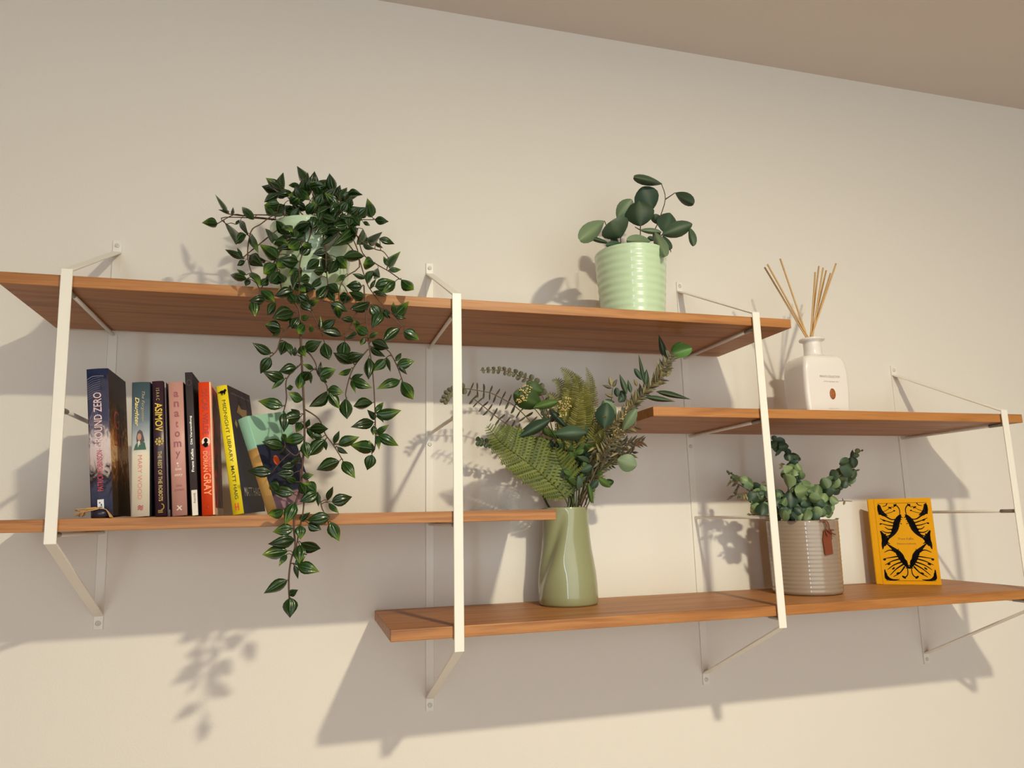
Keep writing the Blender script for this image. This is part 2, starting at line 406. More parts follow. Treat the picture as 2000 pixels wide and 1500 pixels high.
# ---- trailing vine in a mint pot ----
vine = empty('potted_trailing_vine', (0.0, -.165, zl(1)), 'dark green artificial vine trailing down from a mint pot on the top shelf', 'potted plant')
ribbed_pot(vine, (0.0, -.165, zl(1)), .066, .056, .130, M_mint, 9, .0003)
def vdep(px, py):
    s = min(1, abs(px - 611) / 190)
    if py >= 560: return -.285
    if py < 420: y = -.165 - .03 * (py - 320) / 100
    elif py < 470: y = -.195 - .062 * (py - 420) / 50
    else: y = -.257 - .028 * (py - 470) / 90
    if py < 540 and s > .45: y += (s - .45) * .09
    return y
VA = """270,490,170,340,40;190,595,60,588,75;285,515,198,475,28;320,512,327,450,28;500,560,393,440,65;255,582,350,772,60;440,690,345,765,85;350,602,382,560,24;388,565,450,690,50;490,685,550,842,50;600,640,650,757,50;698,890,548,768,90;415,890,252,812,52;405,875,357,795,25;430,912,362,952,45;440,1062,288,1028,60;440,1032,352,980,28;462,1050,433,1125,40;465,865,575,955,100;603,910,487,850,30;480,1005,560,1115,70;622,1055,555,1118,60;563,1160,680,1262,75;505,1240,515,1385,75;600,1235,462,1252,70;760,285,755,157,70;935,225,868,103,80;965,290,965,153,60;735,315,632,238,70;890,268,792,270,45;1010,300,1135,212,62;1022,362,1157,288,70;1000,290,1010,222,30;1190,440,1165,318,60;1238,405,1300,284,90;1300,395,1400,350,30;720,340,590,412,65;722,425,588,438,70;830,335,688,340,60;962,315,820,335,80;662,520,588,430,70;760,430,662,545,80;880,315,980,390,80;1500,540,1463,372,92;1530,562,1648,578,70;1325,605,1442,495,75;1430,580,1492,612,35;1300,540,1372,485,55;1290,500,1325,405,80;1470,745,1597,662,75;1570,720,1702,768,60;1430,770,1520,812,40;1540,760,1602,802,30;1390,640,1178,788,110;1300,600,1360,680,80;1430,640,1378,770,80;812,690,692,568,75;828,665,985,585,85;822,702,708,722,38;900,740,695,815,80;942,615,868,722,70;1232,640,1068,785,80;1100,690,1245,650,70;1120,830,1005,850,65;1440,872,1258,880,82;1648,958,1752,828,75;1650,990,1758,985,42;1640,955,1603,868,35;1755,1070,1862,1157,85;1530,938,1432,940,95;1560,970,1577,1050,36;1452,1060,1338,1020,40;1470,1095,1525,990,80;1532,1130,1710,1085,100;1705,1085,1590,1192,75;1492,1150,1542,1058,30;1520,1172,1642,1207,42;1422,1130,1285,1125,90;1282,1030,1198,1090,40;1705,1368,1822,1252,85;1692,1362,1690,1256,36;1700,1380,1802,1402,34;1432,1225,1308,1175,70;1490,1265,1320,1320,80;1500,1290,1580,1400,90;1590,1345,1505,1482,85;1600,1340,1642,1402,35;840,1350,662,1398,95;690,1275,622,1372,75;722,1480,598,1452,70;880,1390,815,1490,85;880,920,715,900,110;800,870,700,965,80;700,940,585,1020,90;690,1000,762,1092,70;725,1000,645,1100,90;855,1000,830,1132,55;905,860,992,755,80;1000,800,918,780,60;1060,900,948,985,70;1115,830,1110,1015,95;1200,880,1292,975,100;1200,905,1140,1020,90;1105,1000,1010,1000,70;980,1050,888,1082,70;1065,1050,988,1142,65;1125,1120,1035,1232,85;1130,1110,1225,1182,80;1130,1165,1190,1255,60;842,1165,678,1212,85;802,1180,860,1262,70;882,1200,982,1262,80;902,1262,1002,1335,70;1155,1275,1302,1345,80;1230,1400,1200,1290,60;960,1285,1052,1245,50"""
VB = """635,55,438,100,88;660,90,640,200,75;512,200,368,170,88;740,160,680,248,85;515,210,438,268,32;772,100,688,100,50;810,230,790,155,38;880,200,882,78,36;900,190,1028,112,85;1080,270,890,220,80;1190,130,1078,108,60;1255,160,1190,140,45;1322,250,1198,165,85;1225,250,1108,288,60;1290,280,1258,355,42;1445,20,1368,195,85;1480,20,1535,112,45;1660,220,1805,306,100;1625,200,1468,320,90;1340,290,1425,232,42;1362,320,1522,385,85;1352,370,1492,462,55;430,430,252,328,78;418,468,322,620,88;548,675,348,600,92;665,562,498,600,90;555,320,515,448,80;575,330,618,452,60;640,452,652,368,40;552,668,430,765,48;632,742,575,762,45;740,395,892,318,95;700,360,740,455,80;922,330,967,492,88;702,612,680,765,72;722,690,782,600,80;790,602,797,715,32;822,575,718,528,40;872,632,892,500,38;882,640,1030,578,88;880,652,952,705,34;1180,525,1005,425,90;1110,322,1092,495,100;1128,480,1292,440,95;1172,570,1052,625,48;1170,670,1282,620,45;1180,680,1365,752,85;1170,680,1212,795,36;1332,470,1330,672,92;1485,482,1368,592,92;1500,470,1537,605,36;1590,502,1637,418,42;1600,535,1762,498,90;1612,550,1692,628,36;1625,680,1408,755,90;1642,690,1747,858,95;722,862,588,790,90;535,922,302,868,95;552,980,548,1162,80;702,1020,532,1045,95;692,1002,608,943,55;702,1070,658,1165,60;945,780,778,925,95;950,768,1100,795,92;960,800,1062,945,75;1122,850,1133,1042,95;1372,890,1192,922,88;1392,980,1478,878,48;1402,985,1638,958,98;1392,1045,1318,952,50;1412,1000,1473,1068,36;1382,1068,1172,1112,88;1402,1180,1522,1092,52;1380,1100,1375,1192,52;1422,1188,1613,1292,85;1410,1190,1432,1322,46;1370,1350,1338,1232,60;1385,1320,1158,1282,98;1365,1372,1320,1520,92;1052,1282,1250,1208,92;1012,1270,1062,1148,46;1042,1300,1142,1362,40;780,1130,955,1132,90;750,1120,782,1040,38;760,1130,822,1237,38;902,1212,798,1185,50;930,1232,775,1385,98;930,1242,937,1337,34;735,1210,538,1248,92;740,1250,772,1412,90;545,1302,342,1250,92;550,1310,478,1375,20;530,1180,570,1262,50;700,1405,598,1445,45"""
VC = """1062,5,848,85,95;1092,5,1208,160,90;430,110,203,90,88;640,115,478,120,100;645,30,520,60,70;712,150,822,130,52;640,300,415,262,98;500,275,418,205,70;845,290,725,205,110;855,300,692,382,98;862,300,866,428,38;952,370,1003,238,50;990,382,1185,336,98;962,392,1058,488,46;542,455,398,500,82;645,390,555,595,98;702,560,792,478,50;972,522,748,555,98;772,582,895,642,85;982,570,1062,748,98;632,630,438,660,92;695,600,702,732,80;645,735,398,778,100;702,762,888,815,88;690,782,685,955,98;582,840,343,872,92;570,872,498,978,44;652,970,747,888,50;672,972,875,1030,96;640,972,677,1104,38;578,1112,357,1236,88;590,1250,674,1200,55;602,1272,600,1462,108;692,200,742,310,70;655,200,560,150,60"""
rv = random.Random(3)
VSTEM, VBASE, VREST = [], [], []
def vleaf(B, T, wd, jit):
    VBASE.append(Vector(B)); o = leaf(vine, V_A, B, T, wd, jit=jit, rnd=rv)
    if len(VBASE) > 298:             # the few beyond three hundred are joined into one part below
        VREST.append((o.data, WORLD.pop(o.name))); bpy.data.objects.remove(o)
def vine_leaves(txt, sc, ox, oy):
    for row in txt.replace('\n', '').split(';'):
        bx, by, tx, ty, wd = map(float, row.split(','))
        bx, by, tx, ty = bx / sc + ox, by / sc + oy, tx / sc + ox, ty / sc + oy
        y0 = vdep(bx, by) + rv.uniform(-.004, .004); y1 = vdep(tx, ty) + rv.uniform(-.016, .008)
        if 500 < tx < 720 and ty > 425: y1 = min(y1, -.262)
        if ty > 540: y1 = min(y1, -.268)
        B, T = un(bx, by, y0), un(tx, ty, y1)
        vleaf(B, T, wd / sc * .00072 * 1.38, .36)
vine_leaves(VA, 4.348, 380, 300); vine_leaves(VB, 4.762, 440, 600); vine_leaves(VC, 4.762, 440, 900)
for i in range(50):              # the thick of the plant above and before the pot
    a = rv.uniform(0, 2 * PI); bx = max(535, min(680, rv.gauss(605, 42))); by = rv.uniform(365, 440) if i < 38 else rv.uniform(440, 600)
    ln = rv.uniform(24, 38); tx, ty = bx + ln * math.cos(a), by - abs(ln * math.sin(a)) * (1 if i < 38 else -.6)
    yy = rv.uniform(-.21, -.12) if i < 38 else rv.uniform(-.275, -.255)
    vleaf(un(bx, by, yy), un(tx, ty, yy - .01), .0195, .7)
def vpath(txt, sc, ox, oy, r=.0011, start=None, name='stem'):
    P = [] if start is None else [Vector(start), Vector(start) + Vector((0, 0, .028))]
    for q in txt.split():
        x, y = map(float, q.split(',')); x, y = x / sc + ox, y / sc + oy; P.append(un(x, y, vdep(x, y) + .003))
    if start is not None: P[1] = P[1].lerp(P[2], .25); P[1].z = zl(1) + .142
    VSTEM.extend(smooth_path(P[1:] if start is not None else P, 6)); stem(vine, P, r, M_stem, r * .7, name)
for i in range(26):              # dark heart of the plant over the rim
    bx, by = rv.uniform(590, 700), rv.uniform(394, 440); a = rv.uniform(0, 2 * PI); ln = rv.uniform(22, 34); yy = rv.uniform(-.252, -.238)
    vleaf(un(bx, by, yy), un(bx + ln * math.cos(a), by + ln * math.sin(a) * .7, yy - .006), .0195, .7)
root = Vector((0, -.165, zl(1) + .112))
A_ = (4.348, 380, 300); B_ = (4.762, 440, 600); C_ = (4.762, 440, 900)
for t in ("700,500 660,520 520,520 420,525 330,520 190,598", "700,520 560,600 480,660 450,850 480,1000 550,1150 560,1240", "1250,560 1330,560 1520,562",
          "1280,560 1380,700 1430,850 1530,930 1650,1000 1750,1070", "1260,600 1370,780 1400,900 1450,1060 1490,1150 1600,1290 1700,1380 1780,1470",
          "1380,700 1410,740 1530,810 1600,830 1650,890", "1400,910 1280,1050 1230,1150 1230,1260 1230,1400", "1000,520 1010,400 1000,290 940,230", "900,500 800,380 755,290",
          "1150,500 1240,420 1300,390", "330,520 290,500 270,490", "265,540 270,600", "450,850 420,890 360,860", "560,1160 600,1240 690,1270",
          "880,560 830,690 700,900 740,1150", "1000,560 980,700 900,900 890,1100 880,1300 860,1400", "1060,560 1110,800 1120,1000 1130,1160 1060,1290 990,1330"):
    vpath(t, *A_, start=root)
for t in ("600,-200 640,-60 690,40 700,250 720,700 735,1000 735,1250 715,1500 700,1670 650,1850 638,2060 650,2220 610,2360 590,2550 600,2770",):
    vpath(t, *B_, r=.0017)
for t in ("1290,-200 1300,0 1330,300 1370,600 1390,900 1395,1280 1360,1360", "1330,390 1220,520 1160,640 1120,800 1130,850", "1450,10 1600,140 1670,200",
          "1350,370 1500,390 1590,530 1650,690", "720,400 780,430 840,520 860,620 940,720 950,780", "740,950 870,1040 930,1180 1010,1290 1090,1420",
          "690,120 600,170 520,280 480,400 420,460", "720,500 690,540 570,670 570,850 540,980", "790,20 840,120 880,200", "1230,30 1150,200 1110,250",
          "740,1640 780,1650 870,1760 900,1870 950,1980 990,2140", "735,1780 720,1930 690,2060 650,2300", "740,1250 660,1380 560,1310", "1390,980 1410,985", "740,1120 790,1130",
          "1395,1175 1460,1190", "1010,1275 1060,1272", "880,640 920,625", "1600,540 1640,532", "690,2290 760,2300"):
    vpath(t, *B_)

bm = bmesh.new()
for p in VBASE:                      # short leaf stalks back to the nearest stem
    q = min(VSTEM, key=lambda t: (t - p).length_squared)
    if .001 < (q - p).length < .045: tube(bm, smooth_path([q, (q + p) / 2 + Vector((0, -.001, .002)), p], 2), .00065, 4)
tag(add('leaf_stalks', bm, M_stem, vine, True), kind='stuff')
bm = bmesh.new()
for me, W in VREST:
    m2 = me.copy(); m2.transform(W); bm.from_mesh(m2); bpy.data.meshes.remove(m2)
tag(add('inner_leaves', bm, M_vine, vine, True), kind='stuff')

# ---- eucalyptus in the mint pot on the right ----
euc = empty('potted_eucalyptus', (.566, -.175, zl(1)), 'small mint ribbed pot of round-leaved eucalyptus near the right end of the top shelf', 'potted plant')
ribbed_pot(euc, (.566, -.175, zl(1)), .0655, .0565, .130, M_mint, 9, .00045)
re_ = random.Random(5)
def eu(row, meshes, y0=-.175, dy=0, jit=.25, wk=1.15):
    bx, by, tx, ty, wd = row
    k = 6.667; f = lambda x, y, yy: un(x / k + 1100, y / k + 320, yy)
    leaf(euc, meshes, f(bx, by, y0), f(tx, ty, y0 + dy), wd / k * .00096 * wk, jit=jit, rnd=re_)
for row, ms, y0, dy in (((1292, 262, 935, 172, 115), E_O, -.17, -.02), ((1458, 378, 1690, 520, 140), E_O, -.17, -.03), ((1160, 600, 1030, 298, 300), E_A, -.15, -.01),
        ((1005, 812, 985, 480, 330), E_O, -.19, -.01), ((700, 702, 895, 460, 185), E_L, -.17, -.02), ((535, 742, 228, 985, 200), E_L, -.18, -.03),
        ((755, 960, 630, 748, 330), E_O, -.2, -.02), ((1325, 900, 1395, 628, 250), E_A, -.19, .01), ((1290, 920, 1690, 780, 180), E_O, -.21, -.02),
        ((1640, 830, 1690, 1065, 95), E_O, -.22, -.01), ((1222, 785, 1190, 655, 110), E_O, -.16, -.01), ((1195, 890, 1325, 1190, 150), E_L, -.2, -.05),
        ((1290, 930, 1385, 1105, 70), E_O, -.2, -.03), ((1140, 1010, 835, 995, 130), E_L, -.2, -.02), ((1000, 862, 1285, 890, 70), E_L, -.18, -.01),
        ((600, 1035, 340, 958, 55), E_O, -.19, 0), ((760, 1040, 560, 1060, 75), E_A, -.2, -.01), ((720, 1015, 615, 935, 60), E_A, -.17, 0),
        ((1180, 970, 1260, 860, 90), E_A, -.17, 0), ((1190, 1000, 1100, 960, 60), E_A, -.18, 0)):
    eu(row, ms, y0, dy)
for t in ("1190,1060 1180,900 1240,750 1330,460 1280,265", "1330,462 1460,375", "1005,1060 1005,810 1010,760", "750,1060 748,950", "700,1040 695,760 700,695",
          "640,1040 560,800 535,742", "1200,1040 1290,920 1340,880", "1180,900 1000,860", "1000,860 935,822", "1290,1000 1390,1110 1400,1150"):
    stem(euc, [un(float(a.split(',')[0]) / 6.667 + 1100, float(a.split(',')[1]) / 6.667 + 320, -.178) for a in t.split()], .0012, M_stem, .0008)

# ---- grey ribbed pot ----
coinpot = empty('potted_coin_leaf_plant', (.927, -.116, zl(4)), 'ribbed grey-brown glazed pot of frosted coin-leaf sprays with a leather tag', 'potted plant')
ribbed_pot(coinpot, (.927, -.116, zl(4)), .0655, .0635, .136, M_grey, 17, .00022)
rg = random.Random(11)
G = lambda x, y, yy: un(x / 6.25 + 1400, y / 6.25 + 840, yy)
def gdep(x, y): return -.12 - .03 * (1 - abs(x - 900) / 800) + rg.uniform(-.025, .02)
for cx, cy, r, dk in ((530,850,100,0),(480,700,60,0),(380,640,70,0),(330,600,45,0),(280,610,45,0),(860,620,75,0),(860,740,95,0),(870,980,95,0),(820,1045,55,0),(1040,740,65,0),(1040,860,75,0),
        (1195,830,62,0),(1190,930,55,0),(1300,820,50,0),(1300,980,80,0),(1440,850,50,0),(1090,1030,60,0),(900,440,50,0),(950,500,50,0),(770,150,55,1),(820,200,50,1),(760,280,50,1),
        (740,220,45,1),(700,170,40,1),(880,320,50,1),(960,310,40,1),(940,380,50,1),(990,360,32,1),(1000,450,40,0),(1030,560,42,0),(920,560,42,0),(840,540,50,0),(1600,470,88,1),(1560,390,52,0),(1420,550,60,0),
        (1640,300,50,1),(1700,300,35,0),(1720,250,30,0),(1620,600,55,0),(1530,600,62,0),(1440,640,60,0),(1320,650,62,0),(1460,730,52,1),(1670,530,50,0),(1560,660,42,1),(1250,700,42,0),(600,680,55,0),
        (900,850,80,1),(990,980,50,1),(1220,1000,60,0),(1370,1010,50,0),(1100,680,60,0),(1150,720,50,0),(560,960,70,0),(640,900,60,1),(700,990,60,0),(1100,920,60,1),(960,1040,50,1),(1250,900,60,1),
        (760,870,60,1),(1340,900,55,0),(450,780,55,1),(960,640,55,1),(1000,680,50,0),(1660,400,60,1),(1500,520,50,0),(1380,600,40,0),(1200,1060,50,1),(1020,1070,50,0),(900,1080,45,1),(740,1060,45,1),
        (620,1020,50,0),(230,590,38,0),(210,560,25,0),(160,520,18,0),(870,260,35,1),(700,100,30,1),(1190,760,40,1),(1400,700,45,1),(1500,690,40,0),(1350,760,40,0)):
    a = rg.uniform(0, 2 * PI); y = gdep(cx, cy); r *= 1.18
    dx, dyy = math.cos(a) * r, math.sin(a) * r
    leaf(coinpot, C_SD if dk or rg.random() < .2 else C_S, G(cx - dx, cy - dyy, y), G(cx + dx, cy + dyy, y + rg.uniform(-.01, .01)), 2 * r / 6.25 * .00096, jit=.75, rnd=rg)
for i in range(75):
    if i < 52: cx, cy = rg.uniform(740, 1400), rg.uniform(720, 1075)
    elif i < 64: cx, cy = rg.uniform(440, 700), rg.uniform(720, 1030)
    else: cx, cy = rg.uniform(800, 1020), rg.uniform(480, 720)
    a = rg.uniform(0, 2 * PI); y = gdep(cx, cy) + .012; r = rg.uniform(42, 78); dx, dyy = math.cos(a) * r, math.sin(a) * r
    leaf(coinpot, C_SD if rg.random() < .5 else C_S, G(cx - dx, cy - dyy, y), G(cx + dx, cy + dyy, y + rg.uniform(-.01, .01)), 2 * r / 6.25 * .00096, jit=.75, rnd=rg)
for t in ("880,1100 870,850 880,600 900,400 820,250 760,110", "1200,1100 1250,900 1350,700 1560,500 1650,330 1780,240", "760,1100 560,900 420,700 300,610 130,500",
          "700,1080 480,820 300,770 130,850", "480,800 300,680 160,620", "1250,1060 1400,900 1500,865 1650,870", "1300,1110 1400,1100 1490,1078", "620,1080 500,1030 370,1030"):
    stem(coinpot, [G(float(a.split(',')[0]), float(a.split(',')[1]), -.125) for a in t.split()], .0012, M_wire, .0006)
for x0, y0, x1, y1 in ((300,770,250,840),(290,770,290,850),(340,780,380,860),(250,780,200,760),(210,800,125,850),(330,790,330,850),(240,650,180,690),(200,640,150,610),(180,630,120,690),(260,700,210,760),
                       (190,560,170,600),(150,530,120,490),(250,600,220,680),(420,1030,370,1025),(440,1020,410,970),(460,1030,430,1060),(600,640,540,640),(840,420,750,420),(810,440,760,470),
                       (1760,245,1790,250),(1700,260,1715,220),(1700,500,1750,480),(1600,640,1640,690),(1540,860,1530,830),(1570,865,1545,915),(1490,1078,1440,1095),(270,660,240,740),(230,720,240,780),(350,690,300,640)):
    leaf(coinpot, O_L, G(x0, y0, -.13), G(x1, y1, -.137), .0056, jit=.4, rnd=rg)
# leather tag with its cord
def tg(x, y, yy):                    # a point just proud of the pot's side
    px, py, Y = x / 7.143 + 1440, y / 7.143 + 990, -.19
    while Y < -.10 and math.hypot(un(px, py, Y).x - .927, Y + .116) > .0672: Y += .0005
    return un(px, py, Y + (yy - yt))
yt = 0
bm = bmesh.new()
P = [tg(1190, 460, yt), tg(1300, 455, yt + .003), tg(1325, 655, yt + .003), tg(1222, 675, yt)]
P0 = [tg(1205, 320, yt - .001), tg(1300, 325, yt + .002), tg(1310, 460, yt + .003), tg(1188, 470, yt)]
for Q in (P, P0):
    vs = [bm.verts.new(p) for p in Q] + [bm.verts.new(p + Vector((.001, -.0016, 0))) for p in Q]
    for f in ((0, 1, 2, 3), (7, 6, 5, 4), (0, 4, 5, 1), (1, 5, 6, 2), (2, 6, 7, 3), (3, 7, 4, 0)): bm.faces.new([vs[i] for i in f])
bmesh.ops.recalc_face_normals(bm, faces=bm.faces)
lt = add('leather_tag', bm, M_tag, coinpot)
bm = bmesh.new()
for t in ("1150,195 1190,180 1230,190 1270,230 1290,320", "1200,185 1235,230 1240,320", "1250,330 1300,320 1345,325", "1270,330 1310,360 1365,385", "1230,330 1250,380 1265,400"):
    tube(bm, smooth_path([tg(float(a.split(',')[0]), float(a.split(',')[1]), yt - .0035) for a in t.split()], 3), .0011, 6)
add('cord', bm, M_tag, lt, True)

# ------------------------------------------------------------------ sage vase
VC_ = (.457, -.077, zl(4))
bm = bmesh.new()
prof = [(.044, 0), (.0515, .0006), (.0535, .004)]
pts = [(.0536, .015), (.0530, .035), (.0515, .055), (.0485, .075), (.0455, .095), (.0435, .115), (.0422, .135), (.0415, .155), (.0412, .167)]
for i in range(len(pts) - 1):
    for k in range(4):
        t = k / 4; prof.append((pts[i][0] * (1 - t) + pts[i + 1][0] * t, pts[i][1] * (1 - t) + pts[i + 1][1] * t))
prof += [(.0412, .168), (.0405, .1692), (.0392, .1688), (.0385, .165), (.037, .12), (.035, .06), (.001, .055)]
def fold(a, z):                     # a soft crease spirals down the left of the vase
    a0 = math.radians(205) + (z - .08) * 9
    d = (a - a0 + PI) % (2 * PI) - PI
    k = math.sin(min(1, max(0, z / .17)) * PI) ** .8
    return 1 - .12 * k * math.exp(-(d / .22) ** 2) + .04 * k * math.exp(-((d - .5) / .3) ** 2)
lathe(bm, prof, VC_, 96, fold)
vase = add('vase', bm, M_sage, at=Vector(VC_), smooth=True)
tag(vase, 'flared sage green glazed vase with a soft fold, on the lowest shelf', 'vase')

# ------------------------------------------------------------------ greenery in the vase
bq = empty('greenery_bouquet', (VC_[0], VC_[1], zl(4) + .06), 'full bunch of mixed eucalyptus, fern and olive greenery standing in the sage vase', 'bouquet')
rb = random.Random(21)
def Q(x, y, yy): return un(x / 3.846 + 860, y / 3.846 + 640, yy)
def pq(t): return [tuple(map(float, a.split(','))) for a in t.split()]
MPP = .00089 / 3.846
mouth = Vector((VC_[0], VC_[1], zl(4) + .165))
def sprig(name, path, ys, r, m, mesh, s0, s1, step, mode='edge', label=None, r1=None, skip=0, wk=1.):
    """path in photo units; ys = distance from wall at start and end; leaves in pairs from the stem"""
    n = len(path); P = [Q(x, y, ys[0] + (ys[1] - ys[0]) * i / max(1, n - 1)) for i, (x, y) in enumerate(path)]
    sm = smooth_path(P, 5)
    bm = bmesh.new(); tube(bm, sm, r, 6, r1 or r * .6); e = add(name, bm, m, bq, True)
    if label: e['label'] = label
    tot = sum((sm[i + 1] - sm[i]).length for i in range(len(sm) - 1)); acc = 0; nxt = skip; j = 0
    for i in range(len(sm) - 1):
        seg = sm[i + 1] - sm[i]; L = seg.length; d = seg.normalized()
        while nxt <= acc + L:
            p = sm[i] + seg * ((nxt - acc) / L); t = nxt / tot; s = s0 + (s1 - s0) * t
            cdir = (CAM - p).normalized(); side = d.cross(cdir).normalized()
            for sg in (-1, 1):
                if mode == 'edge':      # discs square to the stem, seen nearly on edge
                    dr = side * sg + d * rb.uniform(-.25, .35); leaf(e, mesh, p, p + dr.normalized() * s, s * .9 * wk, d - cdir * d.dot(cdir), .22, rnd=rb)
                elif mode == 'face':
                    dr = side * sg * rb.uniform(.6, 1) + d * rb.uniform(.1, .8) + cdir * rb.uniform(-.3, .3); leaf(e, mesh, p, p + dr.normalized() * s, s * .95 * wk, cdir, .8, rnd=rb)
                else:                   # slim leaves raking forward
                    dr = side * sg * rb.uniform(.5, 1) + d * rb.uniform(.5, 1.1) + cdir * rb.uniform(-.4, .4); leaf(e, mesh, p, p + dr.normalized() * s * rb.uniform(.8, 1.15), s * .32 * wk, cdir, .8, rnd=rb)
            j += 1; nxt += step * (1 - .35 * t)
        acc += L
    return e
SP = 'eucalyptus_sprig'
sprig(SP, pq("1000,1340 900,1050 850,800 760,490 690,400 600,365 540,335 420,318 300,320"), (-.09, -.13), .0012, M_wire, C_D, .023, .006, .015, 'face', skip=.16)
sprig(SP, pq("1000,1340 920,1060 800,860 690,720 560,590 400,500 330,480 180,455"), (-.09, -.14), .0012, M_wire, C_D, .019, .013, .0180, 'edge', skip=.13)
sprig(SP, pq("180,455 110,470 60,500 25,560"), (-.14, -.15), .0009, M_wire, C_D, .011, .008, .009, 'face')
sprig(SP, pq("1000,1340 930,1080 800,920 600,790 450,690 310,580 245,530"), (-.10, -.16), .0012, M_wire, C_D, .019, .012, .0180, 'edge', skip=.14)
sprig(SP, pq("1000,1340 960,1150 830,1000 620,920 450,885 340,865 265,848"), (-.08, -.09), .0012, M_wire, C_G, .015, .009, .012, 'face', skip=.12)
sprig(SP, pq("1010,1340 960,1100 860,930 780,860 640,850"), (-.08, -.1), .001, M_wire, C_G, .012, .010, .010, 'face', skip=.1)
# big single leaves on their stalks
for (bx, by, tx, ty, wd), ms, y0, y1 in (((760, 590, 555, 490, 175), O_G, -.13, -.14), ((700, 600, 890, 555, 70), O_G, -.14, -.15), ((770, 480, 640, 440, 120), O_G, -.12, -.12), ((580, 825, 832, 690, 95), E_A, -.15, -.16),
        ((860, 800, 1100, 790, 115), E_A, -.17, -.18), ((945, 745, 825, 618, 60), E_A, -.13, -.13), ((1230, 755, 1255, 560, 155), E_A, -.16, -.16), ((1300, 700, 1230, 545, 120), E_L, -.14, -.15),
        ((1330, 990, 1475, 1040, 140), E_L, -.16, -.17), ((1370, 770, 1470, 610, 80), E_L, -.24, -.26), ((1738, 190, 1890, 155, 108), O_B, -.17, -.19), ((1740, 180, 1820, 110, 70), O_B, -.16, -.16),
        ((1690, 232, 1640, 50, 60), O_T, -.17, -.17), ((1620, 480, 1885, 540, 52), O_T, -.18, -.2), ((1540, 520, 1768, 555, 50), O_T, -.18, -.2), ((1700, 370, 1735, 225, 60), O_L, -.17, -.17),
        ((1530, 410, 1488, 195, 34), O_T, -.17, -.17), ((1515, 395, 1458, 305, 42), E_A, -.17, -.17), ((1540, 425, 1550, 308, 58), O_T, -.17, -.17), ((1400, 500, 1345, 345, 52), O_T, -.16, -.16),
        ((1432, 490, 1408, 388, 40), O_T, -.16, -.16), ((1480, 440, 1455, 385, 30), O_L, -.17, -.17), ((1290, 455, 1215, 430, 30), O_L, -.15, -.15), ((1285, 440, 1268, 365, 38), O_L, -.15, -.15),
        ((1295, 445, 1330, 385, 38), O_L, -.15, -.15), ((1300, 525, 1232, 495, 32), O_L, -.15, -.15), ((1310, 560, 1238, 545, 32), E_A, -.15, -.15), ((1330, 520, 1320, 450, 50), E_A, -.15, -.15),
        ((1380, 560, 1360, 470, 60), E_A, -.15, -.15), ((1340, 560, 1390, 500, 60), E_A, -.15, -.15), ((1110, 1170, 1140, 1320, 44), O_G, -.13, -.13)):
    leaf(bq, ms, Q(bx, by, y0), Q(tx, ty, y1), wd * MPP, jit=.2, rnd=rb)
def bstem(t, y0, y1, r=.0011, m=M_gstem):
    P = pq(t); n = len(P); stem(bq, [mouth + Vector((rb.uniform(-.018, .018), rb.uniform(-.018, .018), -.05))] + [Q(x, y, y0 + (y1 - y0) * i / (n - 1)) for i, (x, y) in enumerate(P)], r, m, r * .7)
bstem("980,1300 900,900 780,700 700,600", -.09, -.14); bstem("990,1300 930,950 830,790 760,600", -.09, -.13); bstem("1000,1300 900,1000 720,860 590,820", -.09, -.15)
bstem("1000,1300 980,1000 900,800 865,800", -.1, -.17); bstem("1050,1300 1100,1100 1200,900 1235,750", -.09, -.16); bstem("1050,1300 1130,1150 1240,1050 1330,1000", -.09, -.16)
bstem("1040,1300 1150,1000 1260,700 1295,450", -.09, -.15); bstem("1020,1300 1010,1100 1000,900 1000,700", -.09, -.12); bstem("1030,1300 1060,1100 1090,900 1080,700", -.09, -.12)
for dx in (0, 22, 44, 66): bstem("%d,1335 %d,1250 %d,1130 %d,1000" % (1040 + dx, 1045 + dx, 1060 + dx, 1075 + dx), -.09, -.11, .0013, M_wire)
for dx in (0, 20, 40): bstem("%d,1335 %d,1230 %d,1050" % (960 + dx, 965 + dx, 985 + dx), -.09, -.11, .0016)
stem(bq, [Q(940, 1352, -.03), Q(860, 1380, -.02), Q(815, 1345, -.016), Q(770, 1255, -.014)], .0022, M_gstem)
# right hand olive branch
sprig('olive_branch', pq("1050,1335 1200,1000 1330,740 1450,560 1560,450 1640,350 1725,215"), (-.09, -.18), .0019, M_wire, O_L, .024, .019, .0075, 'rake', skip=.10)
sprig('olive_branch', pq("1050,1335 1210,980 1310,780 1420,620 1500,520 1590,430 1660,380"), (-.09, -.17), .0014, M_wire, O_L, .022, .017, .0085, 'rake', skip=.13)
sprig('olive_branch', pq("1060,1335 1150,1100 1260,960 1400,870 1525,860"), (-.09, -.15), .0012, M_wire, O_L, .025, .016, .0085, 'rake', skip=.05)
sprig('olive_branch', pq("1060,1335 1180,1090 1300,1000 1400,960 1450,930"), (-.10, -.15), .0012, M_wire, O_L, .024, .016, .008, 'rake', skip=.04)
sprig('olive_branch', pq("1050,1335 1120,1050 1180,880 1260,760 1340,690"), (-.09, -.15), .0012, M_wire, O_L, .024, .017, .009, 'rake', skip=.05)
sprig('olive_branch', pq("1050,1335 1100,1100 1200,1060 1300,1030"), (-.09, -.12), .0012, M_wire, O_T, .016, .012, .0085, 'rake', skip=.04)
sprig('olive_branch', pq("1050,1335 1130,1150 1250,900 1330,800 1460,740"), (-.11, -.2), .0012, M_wire, O_L, .022, .015, .0095, 'rake', skip=.09)
sprig('olive_branch', pq("1040,1335 1050,1150 1120,960 1160,800 1200,700"), (-.09, -.13), .0012, M_gstem, O_T, .017, .012, .010, 'rake', skip=.05)

